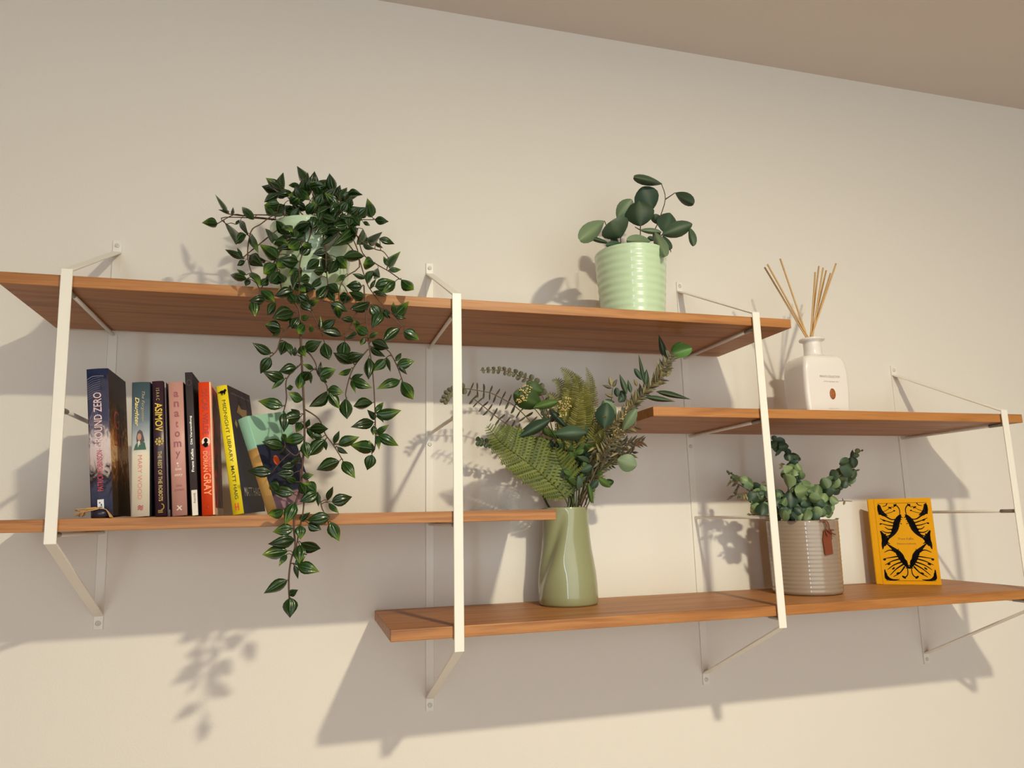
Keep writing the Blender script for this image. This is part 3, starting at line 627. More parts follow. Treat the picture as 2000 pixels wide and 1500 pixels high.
# ferns: every pinna is a part of its frond, toothed on both sides
def pinna_mesh(name, m, teeth=9, gap=.42):
    me = bpy.data.meshes.new(name); vs = []; fs = []
    def q(*p):
        i = len(vs); vs.extend(p); fs.append(tuple(range(i, i + len(p))))
    q((-.16, 0, .0), (.16, 0, 0), (.02, 1, -.05), (-.02, 1, -.05))
    for k in range(teeth):
        v = (k + .3) / teeth; hw = .5 * (1 - v * .85) ** .5 * min(1, .55 + v * 3); dv = 1.12 / teeth; z = -.05 * v
        for s in (-1, 1): q((0, v, z), (s * hw, v + dv * .5, z - .05), (s * hw * .92, v + dv * 1.0, z - .05), (0, v + dv * .85, z))
    me.from_pydata(vs, [], fs); uvl = me.uv_layers.new(name='UVMap')
    for li, lp in enumerate(me.loops):
        c = vs[lp.vertex_index]; uvl.data[li].uv = (c[0], c[1])
    me.materials.append(m); return me
PN = [pinna_mesh('fern_pinna', M_fern)]; PP = [pinna_mesh('plume_pinna', M_plume, 6)]
def frond(path, ys, mesh, m, L, up, dn, step, r=.0013, wk=.24, skip=0, droop=0, name='fern_frond', rs=None):
    n = len(path); P = [Q(x, y, ys[0] + (ys[1] - ys[0]) * i / (n - 1)) for i, (x, y) in enumerate(path)]
    sm = smooth_path(P, 6); bm = bmesh.new(); tube(bm, sm, r, 6, r * .4); e = add(name, bm, m, bq, True)
    tot = sum((sm[i + 1] - sm[i]).length for i in range(len(sm) - 1)); acc = 0; nxt = skip
    for i in range(len(sm) - 1):
        seg = sm[i + 1] - sm[i]; LL = seg.length; d = seg.normalized()
        while nxt <= acc + LL:
            p = sm[i] + seg * ((nxt - acc) / LL); t = nxt / tot
            cdir = (CAM - p).normalized(); side = d.cross(cdir).normalized()
            ln = L * (math.sin(PI * min(1, .25 + t * .75)) ** .8 + .08)
            for sg, f in ((1, up), (-1, dn)):
                dr = (side * sg + d * f[0] + Vector((0, 0, -droop)) + cdir * f[2]).normalized(); l2 = ln * f[1] * rb.uniform(.9, 1.08)
                leaf(e, mesh, p, p + dr * l2, l2 * wk * 1.0, cdir, .18, 'pinna', rnd=rb)
            nxt += step * (1 - .45 * t)
        acc += LL
    return e
frond(pq("960,1330 900,1230 700,1045 500,895 420,820 350,738"), (-.1, -.19), PN, M_fern, .047, (.42, 1.0, -.2), (.7, .78, .3), .0108, wk=.36, skip=.02)['label'] = 'long toothed fern frond reaching left from the vase'
frond(pq("1000,1330 960,1150 900,1020 860,900"), (-.1, -.15), PN, M_fern, .03, (.5, 1, 0), (.5, 1, 0), .0105, wk=.34, skip=.03)
frond(pq("1090,1330 1120,1230 1130,1180 1150,1320"), (-.1, -.13), PN, M_gstem, .008, (.3, 1, 0), (.3, 1, 0), .005, wk=.5, skip=.03)
PL = 'plume_frond'
for t, y1, L, dr in (("1000,1200 1000,760 1000,520 985,390 905,300", -.15, .026, .3), ("1040,1200 1060,760 1110,520 1125,400 1095,295", -.14, .017, .0), ("1000,1200 980,760 940,500 890,400 840,400", -.13, .022, .6),
        ("1020,1200 1030,800 1050,560 1040,420 1000,340", -.16, .022, .1), ("1060,1200 1100,800 1140,640 1150,480 1140,360", -.13, .014, .0), ("980,1200 940,760 880,560 830,500 790,520", -.12, .018, .5),
        ("1030,1200 1070,900 1100,700 1080,560 1090,420", -.17, .020, .2), ("1000,1200 990,900 970,700 960,560 980,440", -.17, .022, .3), ("1080,1200 1130,900 1190,740 1250,660", -.17, .016, .1),
        ("1020,1200 1000,860 1030,680 1060,480", -.18, .018, .1), ("1060,1200 1140,950 1190,850 1230,760", -.16, .018, .1)):
    frond(pq(t), (-.09, y1), PP, M_plume, L, (.5, 1, .1), (.5, 1, .1), .0062, r=.001, wk=.42, skip=.07, droop=dr, name=PL)
# flower heads: cream buds in loose panicles
def panicle(cx, cy, rx, ry, n, y, m=M_seed, r=.0013):
    bm = bmesh.new()
    for i in range(n):
        a = rb.uniform(0, 2 * PI); k = math.sqrt(rb.random()); ball(bm, Q(cx + rx * k * math.cos(a), cy + ry * k * math.sin(a), y + rb.uniform(-.008, .008)), r * rb.uniform(.7, 1.2), 6)
    o = add('flower_bud', bm, m, bq, True); o['kind'] = 'stuff'; o['label'] = 'tiny cream flower buds' if m is M_seed else 'tiny rosy buds'
panicle(640, 460, 50, 35, 26, -.15); panicle(630, 520, 30, 40, 22, -.15); panicle(590, 555, 30, 18, 12, -.15); panicle(915, 610, 38, 70, 40, -.15); panicle(960, 570, 25, 60, 20, -.16)
panicle(1330, 790, 60, 40, 14, -.2, M_seed, .0012); panicle(1500, 865, 40, 14, 8, -.17, M_pink, .0022); panicle(1380, 640, 50, 60, 14, -.19, M_seed, .0012)
# dark filling where the stems meet
for i in range(120):
    x = rb.gauss(1030, 80); y = rb.uniform(800, 1230); a = rb.uniform(.15, PI - .15); l = rb.uniform(60, 110); yy = rb.uniform(-.13, -.075)
    leaf(bq, O_G if rb.random() < .6 else (E_A if rb.random() < .5 else O_T), Q(x, y, yy), Q(x + l * math.cos(a), y - l * math.sin(a), yy - .01), .014, jit=.8, rnd=rb)
for i in range(90):              # starry olive tips on the right
    x = rb.uniform(1120, 1420); y = rb.uniform(760, 1010); a = rb.uniform(0, 2 * PI); l = rb.uniform(45, 85); yy = rb.uniform(-.15, -.09)
    leaf(bq, O_L, Q(x, y, yy), Q(x + l * math.cos(a), y - l * math.sin(a), yy - .006), .0055, jit=.7, rnd=rb)

# ------------------------------------------------------------------ books
def book(name, label, y, bl, br, tl, depth, Mc, Mside=None, Msp=None, psi=0, group='paperbacks on the left middle shelf', soft=True, hgt=None, pages=True, w=None):
    """paperback: origin at the lower left corner of its spine; x = thickness, y = depth, z = up"""
    B, Rr, T = un(*bl, y), un(*br, y), un(*tl, y)
    wd = w or (Rr - B).length; h = hgt or (Vector((T.x, 0, T.z)) - Vector((B.x, 0, zl(3)))).length
    ang = math.atan2(T.x - B.x, T.z - zl(3))
    rot = Matrix.Rotation(ang, 3, 'Y') @ Matrix.Rotation(psi, 3, 'Z')
    e = empty(name, (B.x, y, zl(3) + .0003), label, 'book', group, rot)
    t = .0007
    bm = bmesh.new(); n = 12; sp = .0018 if soft else .0005     # the spine bulges slightly
    out = [(wd * i / n, -sp * math.sin(PI * i / n)) for i in range(n + 1)]
    ring = [(0, depth)] + out + [(wd, depth)]
    inn = [(t, depth)] + [(min(max(x, t), wd - t), yy + t) for x, yy in out] + [(wd - t, depth)]
    lay = [[bm.verts.new((x, yy, z)) for x, yy in r_] for z in (0, h) for r_ in (ring, inn)]
    k = len(ring)
    for i in range(k - 1):
        for a, b, c, d in ((lay[0][i], lay[0][i + 1], lay[2][i + 1], lay[2][i]), (lay[1][i + 1], lay[1][i], lay[3][i], lay[3][i + 1]), (lay[2][i], lay[2][i + 1], lay[3][i + 1], lay[3][i]), (lay[0][i + 1], lay[0][i], lay[1][i], lay[1][i + 1])):
            bm.faces.new((a, b, c, d))
    for q in ((0, 0), (1, k - 1)):
        i = q[1]; f = [lay[0][i], lay[2][i], lay[3][i], lay[1][i]]; bm.faces.new(f if q[0] == 0 else f[::-1])
    bmesh.ops.recalc_face_normals(bm, faces=bm.faces)
    me = mesh_of(bm, Mc); me.materials.append(Mside or Mc); me.materials.append(Msp or Mc)
    for p in me.polygons:
        c = p.center
        if abs(p.normal.x) > .9 and c.x > wd - .0003: p.material_index = 1
        elif c.y < .0005 and p.normal.y < -.5: p.material_index = 2; p.use_smooth = True
    cv = link('cover', me, e)
    bm = bmesh.new(); box(bm, t * 1.05, wd - t * 1.05, t * 1.4, depth - .0015, .0012, h - .0012)
    add('pages', bm, M_page, e, world=False)
    e['w'] = wd
    return e, wd, h
def spine_text(e, s, wd, z0, z1, x0, x1, m, down=True, bulge=.0021, shear=0, bold=0, name='lettering'):
    """text on the spine between heights z0<z1, across x0..x1 (fractions of the thickness)"""
    L, H = z1 - z0, (x1 - x0) * wd; bm = text_bm(s, L, H, shear, bold)
    if down: put(bm, (x0 * wd, -bulge, z1), (0, 0, -1), (1, 0, 0))
    else: put(bm, (x1 * wd, -bulge, z0), (0, 0, 1), (-1, 0, 0))
    return add(name, bm, m, e, world=False)
def flat_text(e, s, x0, x1, z0, z1, m, y=-.0021, shear=0, bold=0):
    bm = put(text_bm(s, x1 - x0, z1 - z0, shear, bold), (x0, y, z0), (1, 0, 0), (0, 0, 1)); return add('lettering', bm, m, e, world=False)
def side_text(e, s, wd, y0, y1, z0, z1, m):
    bm = put(text_bm(s, y1 - y0, z1 - z0), (wd + .0003, y0, z0), (0, 1, 0), (0, 0, 1)); return add('lettering', bm, m, e, world=False)
def poly(pts, O, X, Y):
    bm = bmesh.new(); bm.faces.new([bm.verts.new((x, y, 0)) for x, y in pts]); bmesh.ops.triangulate(bm, faces=bm.faces); return put(bm, O, X, Y)
def disc(cx, cy, rx, ry, n=24): return [(cx + rx * math.cos(2 * PI * i / n), cy + ry * math.sin(2 * PI * i / n)) for i in range(n)]
ink = lambda n, c, r=.4: mat(n, c, r)
SX, SZ = (1, 0, 0), (0, 0, 1)

# thick thriller
A1 = art_mat('smoky_tower_cover', [(0, (64, 68, 96)), (.16, (78, 80, 106)), (.26, (44, 36, 40)), (.36, (196, 180, 180)), (.48, (206, 192, 196)), (.56, (110, 98, 112)), (.68, (60, 62, 92)), (.84, (70, 70, 90)), (.93, (34, 42, 72)), (1, (44, 50, 84))], (70, 70, 42), 2.2, 2, .42, .3, 0, .205)
A1s = art_mat('fiery_city_cover', [(0, (60, 50, 40)), (.2, (70, 54, 36)), (.32, (150, 96, 50)), (.42, (246, 206, 160)), (.50, (224, 160, 96)), (.60, (130, 80, 40)), (.75, (66, 46, 34)), (1, (44, 34, 42))], (50, 40, 40), 2.5, 2, .5, .35, 0, .205)
e, wd, h = book('thick_paperback', 'thick dark thriller paperback with smoky towers and a pale and red spine title', -.24, (178, 1010), (221, 1010), (169, 722), .105, A1, A1s, A1)
spine_text(e, 'GROUND ZERO', wd, h * .455, h * .835, .28, .66, ink('pale_rose_ink', (222, 190, 190)), False, bold=.01)
spine_text(e, 'PATRICK ROBINSON', wd, h * .17, h * .44, .36, .62, ink('crimson_ink', (178, 40, 62)), False, bold=.01)
bm = bmesh.new(); box(bm, wd * .33, wd * .62, -.0026, -.0014, h * .055, h * .115); add('publisher_mark', bm, ink('white_ink', (220, 220, 226)), e, world=False)
bm = bmesh.new(); box(bm, wd * .40, wd * .47, -.0029, -.0024, h * .09, h * .098); box(bm, wd * .48, wd * .54, -.0029, -.0024, h * .072, h * .086); box(bm, wd * .43, wd * .55, -.0029, -.0024, h * .062, h * .067); add('mark_print', bm, ink('slate_ink', (60, 66, 96)), e, world=False)
bm = bmesh.new()
for i in range(9):
    z = h * (.93 - .02 * i); zz = z - .004 + .001 * i
    tube(bm, [(0.0008, -.0005, zz), (wd * .3, -.0021, zz + .004), (wd * .62, -.0020, zz + .006)], .00018, 4)
for i in range(5): tube(bm, [(wd * (.05 + .03 * i), -.0012, h * (.62 - .03 * i)), (wd * (.35 + .04 * i), -.0021, h * (.76 - .02 * i))], .0002, 4)
tube(bm, smooth_path([(0.0005, -.0003, h * .928), (wd * .25, -.0017, h * .945), (wd * .55, -.0021, h * .948), (wd * .8, -.0015, h * .945)], 4), .0004, 4)
add('tower_line_art', bm, ink('steel_blue_ink', (150, 150, 176)), e, world=False)
bm = text_bm('G', .030, .026); put(bm, (wd + .0003, .022, h * .60), (0, 1, 0), (0, 0, 1)); add('cover_initial', bm, ink('red_title_ink', (196, 30, 28)), e, world=False)
side_text(e, 'ZERO', wd, .02, .062, h * .48, h * .57, ink('red_title_ink_b', (190, 32, 28)))

# saga novel
A2 = art_mat('grey_blue_to_cream_cover', [(0, (226, 218, 200)), (.44, (222, 214, 196)), (.53, (186, 192, 196)), (.7, (112, 126, 140)), (.88, (74, 92, 104)), (1, (66, 84, 92))], (60, 60, 60), 1, 2, .1, .3, 0, .185)
e, wd, h = book('saga_paperback', 'cream and slate-blue saga paperback with a woman in green on its spine', -.246, (256, 1011), (292, 1010), (258, 747.5), .108, A2, mat('dark_slate_cover', (44, 48, 64), .6, spec=.2), A2)
gold = ink('gold_ink', (226, 206, 130))
spine_text(e, 'Daughter', wd, h * .665, h * .885, .12, .42, gold, True, shear=.3, bold=.02)
spine_text(e, 'The Forgotten', wd, h * .70, h * .93, .52, .72, ink('dull_gold_ink', (176, 160, 112)), True, shear=.3)
spine_text(e, 'MARY WOOD', wd, h * .125, h * .45, .36, .60, ink('rose_ink', (206, 120, 104)), True)
O_ = (0, -.0022, 0)
add('printed_hair', poly([(wd * .30, h * .55), (wd * .28, h * .58), (wd * .34, h * .625), (wd * .46, h * .64), (wd * .6, h * .625), (wd * .68, h * .585), (wd * .72, h * .555), (wd * .6, h * .54), (wd * .4, h * .53)], O_, SX, SZ), ink('brown_hair_ink', (72, 50, 42)), e, world=False)
add('printed_jacket', poly([(wd * .15, h * .49), (wd * .22, h * .525), (wd * .36, h * .55), (wd * .48, h * .525), (wd * .62, h * .555), (wd * .74, h * .54), (wd * .82, h * .49)], (0, -.0024, 0), SX, SZ), ink('green_jacket_ink', (40, 84, 56)), e, world=False)
add('printed_face', poly(disc(wd * .44, h * .585, wd * .11, h * .027), (0, -.0025, 0), SX, SZ), ink('skin_ink', (176, 128, 104)), e, world=False)
add('printed_collar', poly([(wd * .36, h * .55), (wd * .44, h * .558), (wd * .5, h * .545), (wd * .36, h * .505)], (0, -.0026, 0), SX, SZ), ink('collar_ink', (206, 200, 184)), e, world=False)
bm = bmesh.new()
for k in (0, 1, 2):
    zz = h * (.05 + .012 * k); tube(bm, [(wd * .38, -.0024, zz), (wd * .48, -.0024, zz + .0014), (wd * .56, -.0024, zz - .0006), (wd * .66, -.0024, zz + .001)], .0005, 4)
add('publisher_mark', bm, ink('red_mark_ink', (196, 60, 52)), e, world=False)

# robots
aub = mat('aubergine_cover', (58, 36, 50), .35); yel = ink('yellow_ink', (222, 190, 52)); pale = ink('pale_gold_ink', (186, 164, 96))
e, wd, h = book('robot_stories_paperback', 'aubergine science fiction paperback with yellow spine lettering and a small flower', -.243, (303, 1007), (325, 1008), (297, 745.5), .108, aub, mat('near_black_cover', (34, 24, 30), .6, spec=.2), aub)
spine_text(e, 'I S A A C', wd, h * .855, h * .945, .36, .66, pale, True)
spine_text(e, 'ASIMOV', wd, h * .62, h * .835, .22, .88, yel, True, bold=.015)
spine_text(e, 'THE REST OF THE ROBOTS', wd, h * .11, h * .475, .38, .74, pale, True, bold=.015)
bm = bmesh.new()
for k in range(8): ball(bm, (wd * .55 + .0044 * math.cos(k * PI / 4), -.002, h * .545 + .0044 * math.sin(k * PI / 4)), .0017, 6, (1, .25, 1))
ball(bm, (wd * .55, -.002, h * .545), .0026, 8, (1, .25, 1)); add('printed_flower', bm, pale, e, True, world=False)
bm = bmesh.new(); tube(bm, smooth_path([(wd * .62, -.0022, h * .09), (wd * .8, -.0022, h * .078), (wd * .78, -.0022, h * .055), (wd * .6, -.0022, h * .05)], 4), .0006, 4)
for k in (0, 1, 2): tube(bm, [(wd * .3, -.0022, h * (.028 + .008 * k)), (wd * .72, -.0022, h * (.028 + .008 * k))], .0004, 4)
add('publisher_mark', bm, pale, e, world=False)
# thin pale booklet
e, wd, h = book('thin_booklet', 'very thin pale lilac-grey booklet squeezed between the aubergine and the pink book', -.232, (326.5, 1008), (331, 1008), (319.5, 747), .10, mat('lilac_grey_cover', (186, 172, 176), .5), mat('black_back_cover', (26, 18, 20), .5), soft=False)
bm = bmesh.new(); box(bm, wd + .0002, wd + .0006, .0, .012, .0, h * .05); add('price_label', bm, ink('off_white_label', (214, 206, 204)), e, world=False)

# anatomy
pink = mat('dusty_pink_cover', (196, 146, 138), .4); dp = ink('dark_rose_ink', (150, 72, 76)); wh = ink('cream_ink', (236, 222, 210))
e, wd, h = book('pink_paperback', 'dusty pink paperback with widely spaced dark rose letters down its spine', -.245, (336.5, 1008), (366, 1008.5), (328.5, 747.5), .108, pink, mat('dark_wine_cover', (50, 22, 26), .6, spec=.2), pink)
for i, ch in enumerate('anatomy'):
    zc = .905 - i * .0755; t_ = ch == 't'; ww = .5 if ch == 'm' else .34
    hh = .042 if not t_ else .05
    zb = h * (zc - hh / 2 - (.012 if ch == 'y' else 0))
    flat_text(e, ch, wd * (.52 - ww / 2 if not t_ else .42), wd * (.52 + ww / 2 if not t_ else .60), zb, zb + h * (hh + (.012 if ch == 'y' else 0)), dp, bold=.02)
bm = bmesh.new(); ball(bm, (wd * .47, -.0019, h * .385), .0013, 6, (1, .3, 1)); add('small_heart', bm, wh, e, world=False)
flat_text(e, 'a', wd * .47, wd * .56, h * .362, h * .370, wh); flat_text(e, 'love', wd * .30, wd * .72, h * .333, h * .355, wh, shear=.3); flat_text(e, 'story', wd * .25, wd * .80, h * .285, h * .308, wh, shear=.3)
flat_text(e, 'DANA', wd * .33, wd * .72, h * .212, h * .228, dp); flat_text(e, 'SCHWARTZ', wd * .2, wd * .85, h * .18, h * .196, dp)
bm = bmesh.new(); tube(bm, [(wd * .33, -.0022, h * .042), (wd * .66, -.0022, h * .072)], .0008, 4); tube(bm, [(wd * .36, -.0022, h * .075), (wd * .64, -.0022, h * .040)], .0008, 4); add('publisher_mark', bm, wh, e, world=False)

# Kafka, taller
anth = mat('anthracite_cover', (58, 52, 56), .4, vary=.15, bscale=80)
e, wd, h = book('slim_dark_book', 'tall slim anthracite book with a white block at the foot of its spine', -.246, (373.5, 1008.5), (388, 1008.5), (361, 728), .112, anth, mat('anthracite_side', (40, 34, 36), .6, spec=.2), anth, soft=False)
B_off = .0007; sil = ink('silver_ink', (236, 232, 224))
spine_text(e, 'Franz Kafka', wd, h * .30, h * .46, .34, .70, sil, False, .0009, bold=.03); spine_text(e, 'Die Verwandlung', wd, h * .49, h * .69, .34, .72, sil, False, .0009, bold=.03)
bm = bmesh.new(); box(bm, wd * .18, wd * .95, -.0009, -.0004, .0005, h * .175); wb = add('white_block', bm, ink('white_block_print', (224, 216, 204)), e, world=False)
spine_text(e, 'Anaconda', wd, h * .085, h * .155, .38, .72, ink('grey_ink', (90, 84, 84)), False, .0012)
bm = bmesh.new(); tube(bm, [(wd * .5 + .0028 * math.cos(a * PI / 8), -.0008, h * .925 + .0040 * math.sin(a * PI / 8)) for a in range(17)], .0004, 4); add('small_ring_mark', bm, ink('dim_grey_ink', (96, 90, 94)), e, world=False)

# Wilde
red = mat('vermilion_cover', (226, 68, 26), .35); dr_ = ink('dark_red_ink', (160, 30, 16)); pe = ink('peach_ink', (246, 150, 96))
RS = art_mat('black_and_red_cover_art', [(0, (24, 8, 8)), (.42, (40, 8, 8)), (.5, (150, 20, 12)), (.62, (176, 26, 14)), (.75, (40, 10, 10)), (1, (20, 6, 6))], (40, 26, 18), 2, None, .4, .35)
e, wd, h = book('vermilion_paperback', 'vermilion paperback with a black head in a white circle on its spine', -.248, (394.5, 1009), (420, 1008.5), (387, 747.5), .108, red, mat('cream_cover', (232, 196, 168), .4), red)
bm = bmesh.new(); box(bm, wd + .0002, wd + .0008, .010, .100, h * .055, h * .97); add('front_picture', bm, RS, e, world=False)
bm = bmesh.new(); box(bm, wd * .86, wd * .999, -.0016, -.0001, 0.0003, h - .0003); add('cream_edge_stripe', bm, mat('cream_stripe', (240, 176, 140), .4), e, world=False)
spine_text(e, 'OSCAR WILDE', wd, h * .60, h * .955, .28, .72, dr_, True, bold=.01)
spine_text(e, 'THE PICTURE OF', wd, h * .32, h * .475, .64, .80, pe, True, bold=.01); spine_text(e, 'DORIAN', wd, h * .32, h * .475, .22, .58, pe, True, bold=.02)
spine_text(e, 'GRAY', wd, h * .145, h * .31, .22, .80, pe, True, bold=.02)
add('white_circle', poly(disc(wd * .48, h * .545, wd * .33, wd * .37), (0, -.0022, 0), SX, SZ), ink('circle_white', (236, 214, 196)), e, world=False)
add('printed_head', poly(disc(wd * .48, h * .555, wd * .15, wd * .2), (0, -.0024, 0), SX, SZ), M_black, e, world=False)
add('printed_shoulders', poly([(wd * .2, h * .525), (wd * .38, h * .54), (wd * .5, h * .54), (wd * .66, h * .53), (wd * .62, h * .508), (wd * .4, h * .503)], (0, -.0025, 0), SX, SZ), M_black, e, world=False)
bm = bmesh.new(); ball(bm, (wd * .48, -.002, h * .06), .0016, 6, (.8, .3, 1.3)); add('publisher_mark', bm, dr_, e, world=False)

# Midnight Library
yl = mat('bright_yellow_cover', (240, 218, 40), .35)
navy = art_mat('midnight_blue_cover', [(0, (20, 22, 52)), (.5, (24, 26, 58)), (.75, (48, 38, 50)), (1, (58, 44, 50))], (30, 30, 30), 1, 2, .3, .35, 0, .19)
e, wd, h = book('yellow_spined_paperback', 'leaning paperback with a bright yellow spine, black cat and dark blue front cover', -.25, (455, 1008), (477.5, 1006), (422, 755.5), .115, yl, navy, yl, psi=-.20)
olv = ink('dark_olive_ink', (70, 66, 24))
spine_text(e, 'MIDNIGHT LIBRARY', wd, h * .40, h * .885, .40, .72, olv, True, bold=.0); spine_text(e, 'MATT HAIG', wd, h * .115, h * .37, .40, .72, olv, True, bold=.01)
bm = bmesh.new()
for sg in (0, 1): box(bm, wd * (.33 + .24 * sg), wd * (.43 + .24 * sg), -.0024, -.0018, h * .03, h * .085)
box(bm, wd * .33, wd * .67, -.0024, -.0018, h * .052, h * .060); add('publisher_mark', bm, ink('orange_red_ink', (214, 84, 30)), e, world=False)
bm = bmesh.new()      # the cat
ball(bm, (wd * .55, -.002, h * .948), .0028, 8, (1.5, .3, .8)); ball(bm, (wd * .80, -.002, h * .957), .0018, 8, (1, .35, 1.2))
for xx, z_ in ((.42, .925), (.52, .922), (.68, .925), (.76, .93)): tube(bm, [(wd * xx, -.0022, h * z_), (wd * (xx + .03), -.0022, h * .948)], .0005, 4)
tube(bm, smooth_path([(wd * .42, -.0022, h * .948), (wd * .25, -.0022, h * .944), (wd * .16, -.0022, h * .95)], 3), .0005, 4); add('cat_silhouette', bm, M_black, e, world=False)
side_text(e, 'MATT HAIG', wd, .016, .098, h * .13, h * .20, ink('warm_white_ink', (220, 214, 206)))
side_text(e, 'one library, infinite lives', wd, .012, .108, h * .935, h * .955, ink('dim_ink', (140, 124, 120)))
add('gold_book_shape', poly([(.03, h * .80), (.045, h * .875), (.055, h * .84), (.085, h * .85), (.08, h * .79), (.06, h * .77)], (wd + .0003, 0, 0), (0, 1, 0), (0, 0, 1)), ink('antique_gold_ink', (140, 104, 36)), e, world=False)
add('small_gold_shape', poly([(.012, h * .70), (.02, h * .74), (.026, h * .70), (.02, h * .66)], (wd + .0003, 0, 0), (0, 1, 0), (0, 0, 1)), ink('antique_gold_ink_b', (150, 130, 60)), e, world=False)

# mint and navy book, leaning hard and turned
m_mint = mat('mint_cover', (150, 196, 172), .35, vary=.06, bscale=18); m_navy2 = mat('ink_blue_cover', (38, 42, 64), .4)
Mside8 = art_mat('mint_ink_lilac_cover', [(0, (150, 120, 132)), (.13, (146, 116, 130)), (.15, (40, 44, 66)), (.62, (38, 42, 62)), (.63, (146, 190, 166)), (1, (158, 204, 180))], (4, 12, 12), .2, 2, .03, .35, 0, .155)
Msp8 = art_mat('mint_and_tan_spine', [(0, (206, 168, 104)), (.50, (214, 170, 98)), (.62, (170, 126, 74)), (.63, (150, 198, 176)), (1, (160, 206, 186))], (10, 10, 10), .2, 2, .05, .35, 0, .150)
for r_ in (Mside8, Msp8):
    r_.node_tree.nodes['Color Ramp'].color_ramp.interpolation = 'LINEAR'
e, wd, h = book('mint_and_navy_book', 'leaning paperback in mint and ink blue with an orange dot, half behind the vine', -.252, (523, 1000), (540, 1000), (464, 821), .085, Msp8, Mside8, Msp8, psi=-.68, w=.018)
add('orange_dot', poly(disc(.030, h * .50, .0062, .0072), (wd + .0004, 0, 0), (0, 1, 0), (0, 0, 1)), ink('orange_dot_ink', (226, 92, 40)), e, world=False)
add('lilac_print', poly([(.045, .003), (.084, .003), (.084, .04), (.075, .05), (.062, .028)], (wd + .0003, 0, 0), (0, 1, 0), (0, 0, 1)), ink('lilac_ink', (152, 122, 134)), e, world=False)

# ---- dried tassel with a dark pebble, before the thick paperback ----
pb = un(196, 1008, -.25)
keep = empty('dried_tassel', (pb.x, -.25, zl(3)), 'small dark blue pebble tied with dried tan fibres, at the foot of the thick paperback', 'ornament')
rt_ = random.Random(4)
bm = bmesh.new(); ball(bm, (pb.x, -.25, zl(3) + .0058), .0105, 16, (1.05, .8, .62)); add('pebble', bm, mat('dark_blue_pebble', (34, 32, 52), .35), keep, True)
bm = bmesh.new()
for i in range(34):
    k = rt_.random(); a = Vector((pb.x - .002 + rt_.uniform(-.004, .002), -.254 + rt_.uniform(-.002, .003), zl(3) + .0125 + rt_.uniform(-.001, .002)))
    tube(bm, smooth_path([a, a + Vector((-.012, -.001 + rt_.uniform(-.002, .002), -.002 + rt_.uniform(-.002, .001))), Vector((pb.x - .020 - .012 * k, -.252 + rt_.uniform(-.006, .008), zl(3) + .002 + .011 * rt_.random()))], 3), .0005, 4)
for i in range(7):
    a = Vector((pb.x, -.256, zl(3) + .0128)); tube(bm, smooth_path([a, a + Vector((.008, -.0005, -.002)), Vector((pb.x + .0135 + .001 * i * .4, -.258 + .0007 * i, zl(3) + .0008))], 3), .0006, 4)
f_ = add('dried_fibres', bm, mat('dried_tan_fibre', (196, 156, 104), .7), keep, True); f_['kind'] = 'stuff'

# ------------------------------------------------------------------ yellow ornamental book on the lowest shelf
p0 = Vector((1.1462, -.0485, zl(4))); p1 = Vector((1.2402, -.1205, zl(4)))
xa = (p1 - p0).normalized(); wb_ = (p1 - p0).length; ya = Vector((-xa.y, xa.x, 0))      # into the wall
rot = Matrix((xa, ya, Vector((0, 0, 1)))).transposed()
rot = rot @ Matrix.Rotation(-.035, 3, 'X')
yb = empty('yellow_ornamental_book', p0 + Vector((0, 0, .0002)), 'yellow clothbound book with a black mirrored ornament, standing upright on the lowest shelf', 'book', None, rot)
ym = mat('marigold_cloth', (226, 160, 4), .7, spec=.2, bump=.4, bscale=900); hb = .1745; tk = .013
bm = bmesh.new(); box(bm, .0125, wb_, 0, .0024, 0, hb, .0004); add('front_board', bm, ym, yb, world=False)
bm = bmesh.new(); box(bm, .0125, wb_, tk - .0024, tk, 0, hb, .0004); add('back_board', bm, ym, yb, world=False)
bm = bmesh.new(); box(bm, 0, .0095, 0.0001, tk - .0001, 0, hb, .0016); box(bm, .009, .013, .0009, tk - .0009, .0003, hb - .0003); add('spine', bm, ym, yb, world=False)
bm = bmesh.new(); box(bm, .0128, wb_ - .003, .0025, tk - .0025, .003, hb - .003); add('pages', bm, M_page, yb, world=False)
PX0, PX1, PZ0, PZ1 = wb_ * .155, wb_ * .93, hb * .045, hb * .945
orn = bmesh.new()
def O2(u, v): return Vector((PX0 + (PX1 - PX0) * u, -.00025, PZ1 - (PZ1 - PZ0) * v))
def ribbon(pts, w0, w1, mid=None):
    for mir in (0, 1):
        q = [O2(1 - u if mir else u, v) for u, v in pts]; q = smooth_path(q, 5); n = len(q); L_ = []; R_ = []
        for i, p in enumerate(q):
            t = (q[min(i + 1, n - 1)] - q[max(i - 1, 0)]).normalized(); s = Vector((-t.z, 0, t.x)); k = i / (n - 1)
            wv = 1.35 * (w0 + (w1 - w0) * k) if mid is None else (w0 + (mid - w0) * min(1, 2 * k) if k < .5 else mid + (w1 - mid) * (2 * k - 1))
            L_.append(orn.verts.new(p + s * wv / 2)); R_.append(orn.verts.new(p - s * wv / 2))
        for i in range(n - 1): orn.faces.new((L_[i], L_[i + 1], R_[i + 1], R_[i]))
def blob(u, v, a, b, ang=0):
    for mir in (0, 1):
        c = O2(1 - u if mir else u, v); g = (-ang if not mir else ang); f = []
        for k in range(12):
            x, z = a * math.cos(k * PI / 6), b * math.sin(k * PI / 6); f.append(orn.verts.new(c + Vector((x * math.cos(g) - z * math.sin(g), 0, x * math.sin(g) + z * math.cos(g)))))
        orn.faces.new(f)
ribbon([(.46, .15), (.42, .20), (.35, .28), (.28, .37), (.2, .43), (.09, .49)], .001, .0012, .0120); ribbon([(.09, .52), (.2, .58), (.32, .65), (.38, .73), (.44, .80), (.5, .845)], .001, .003, .0120)
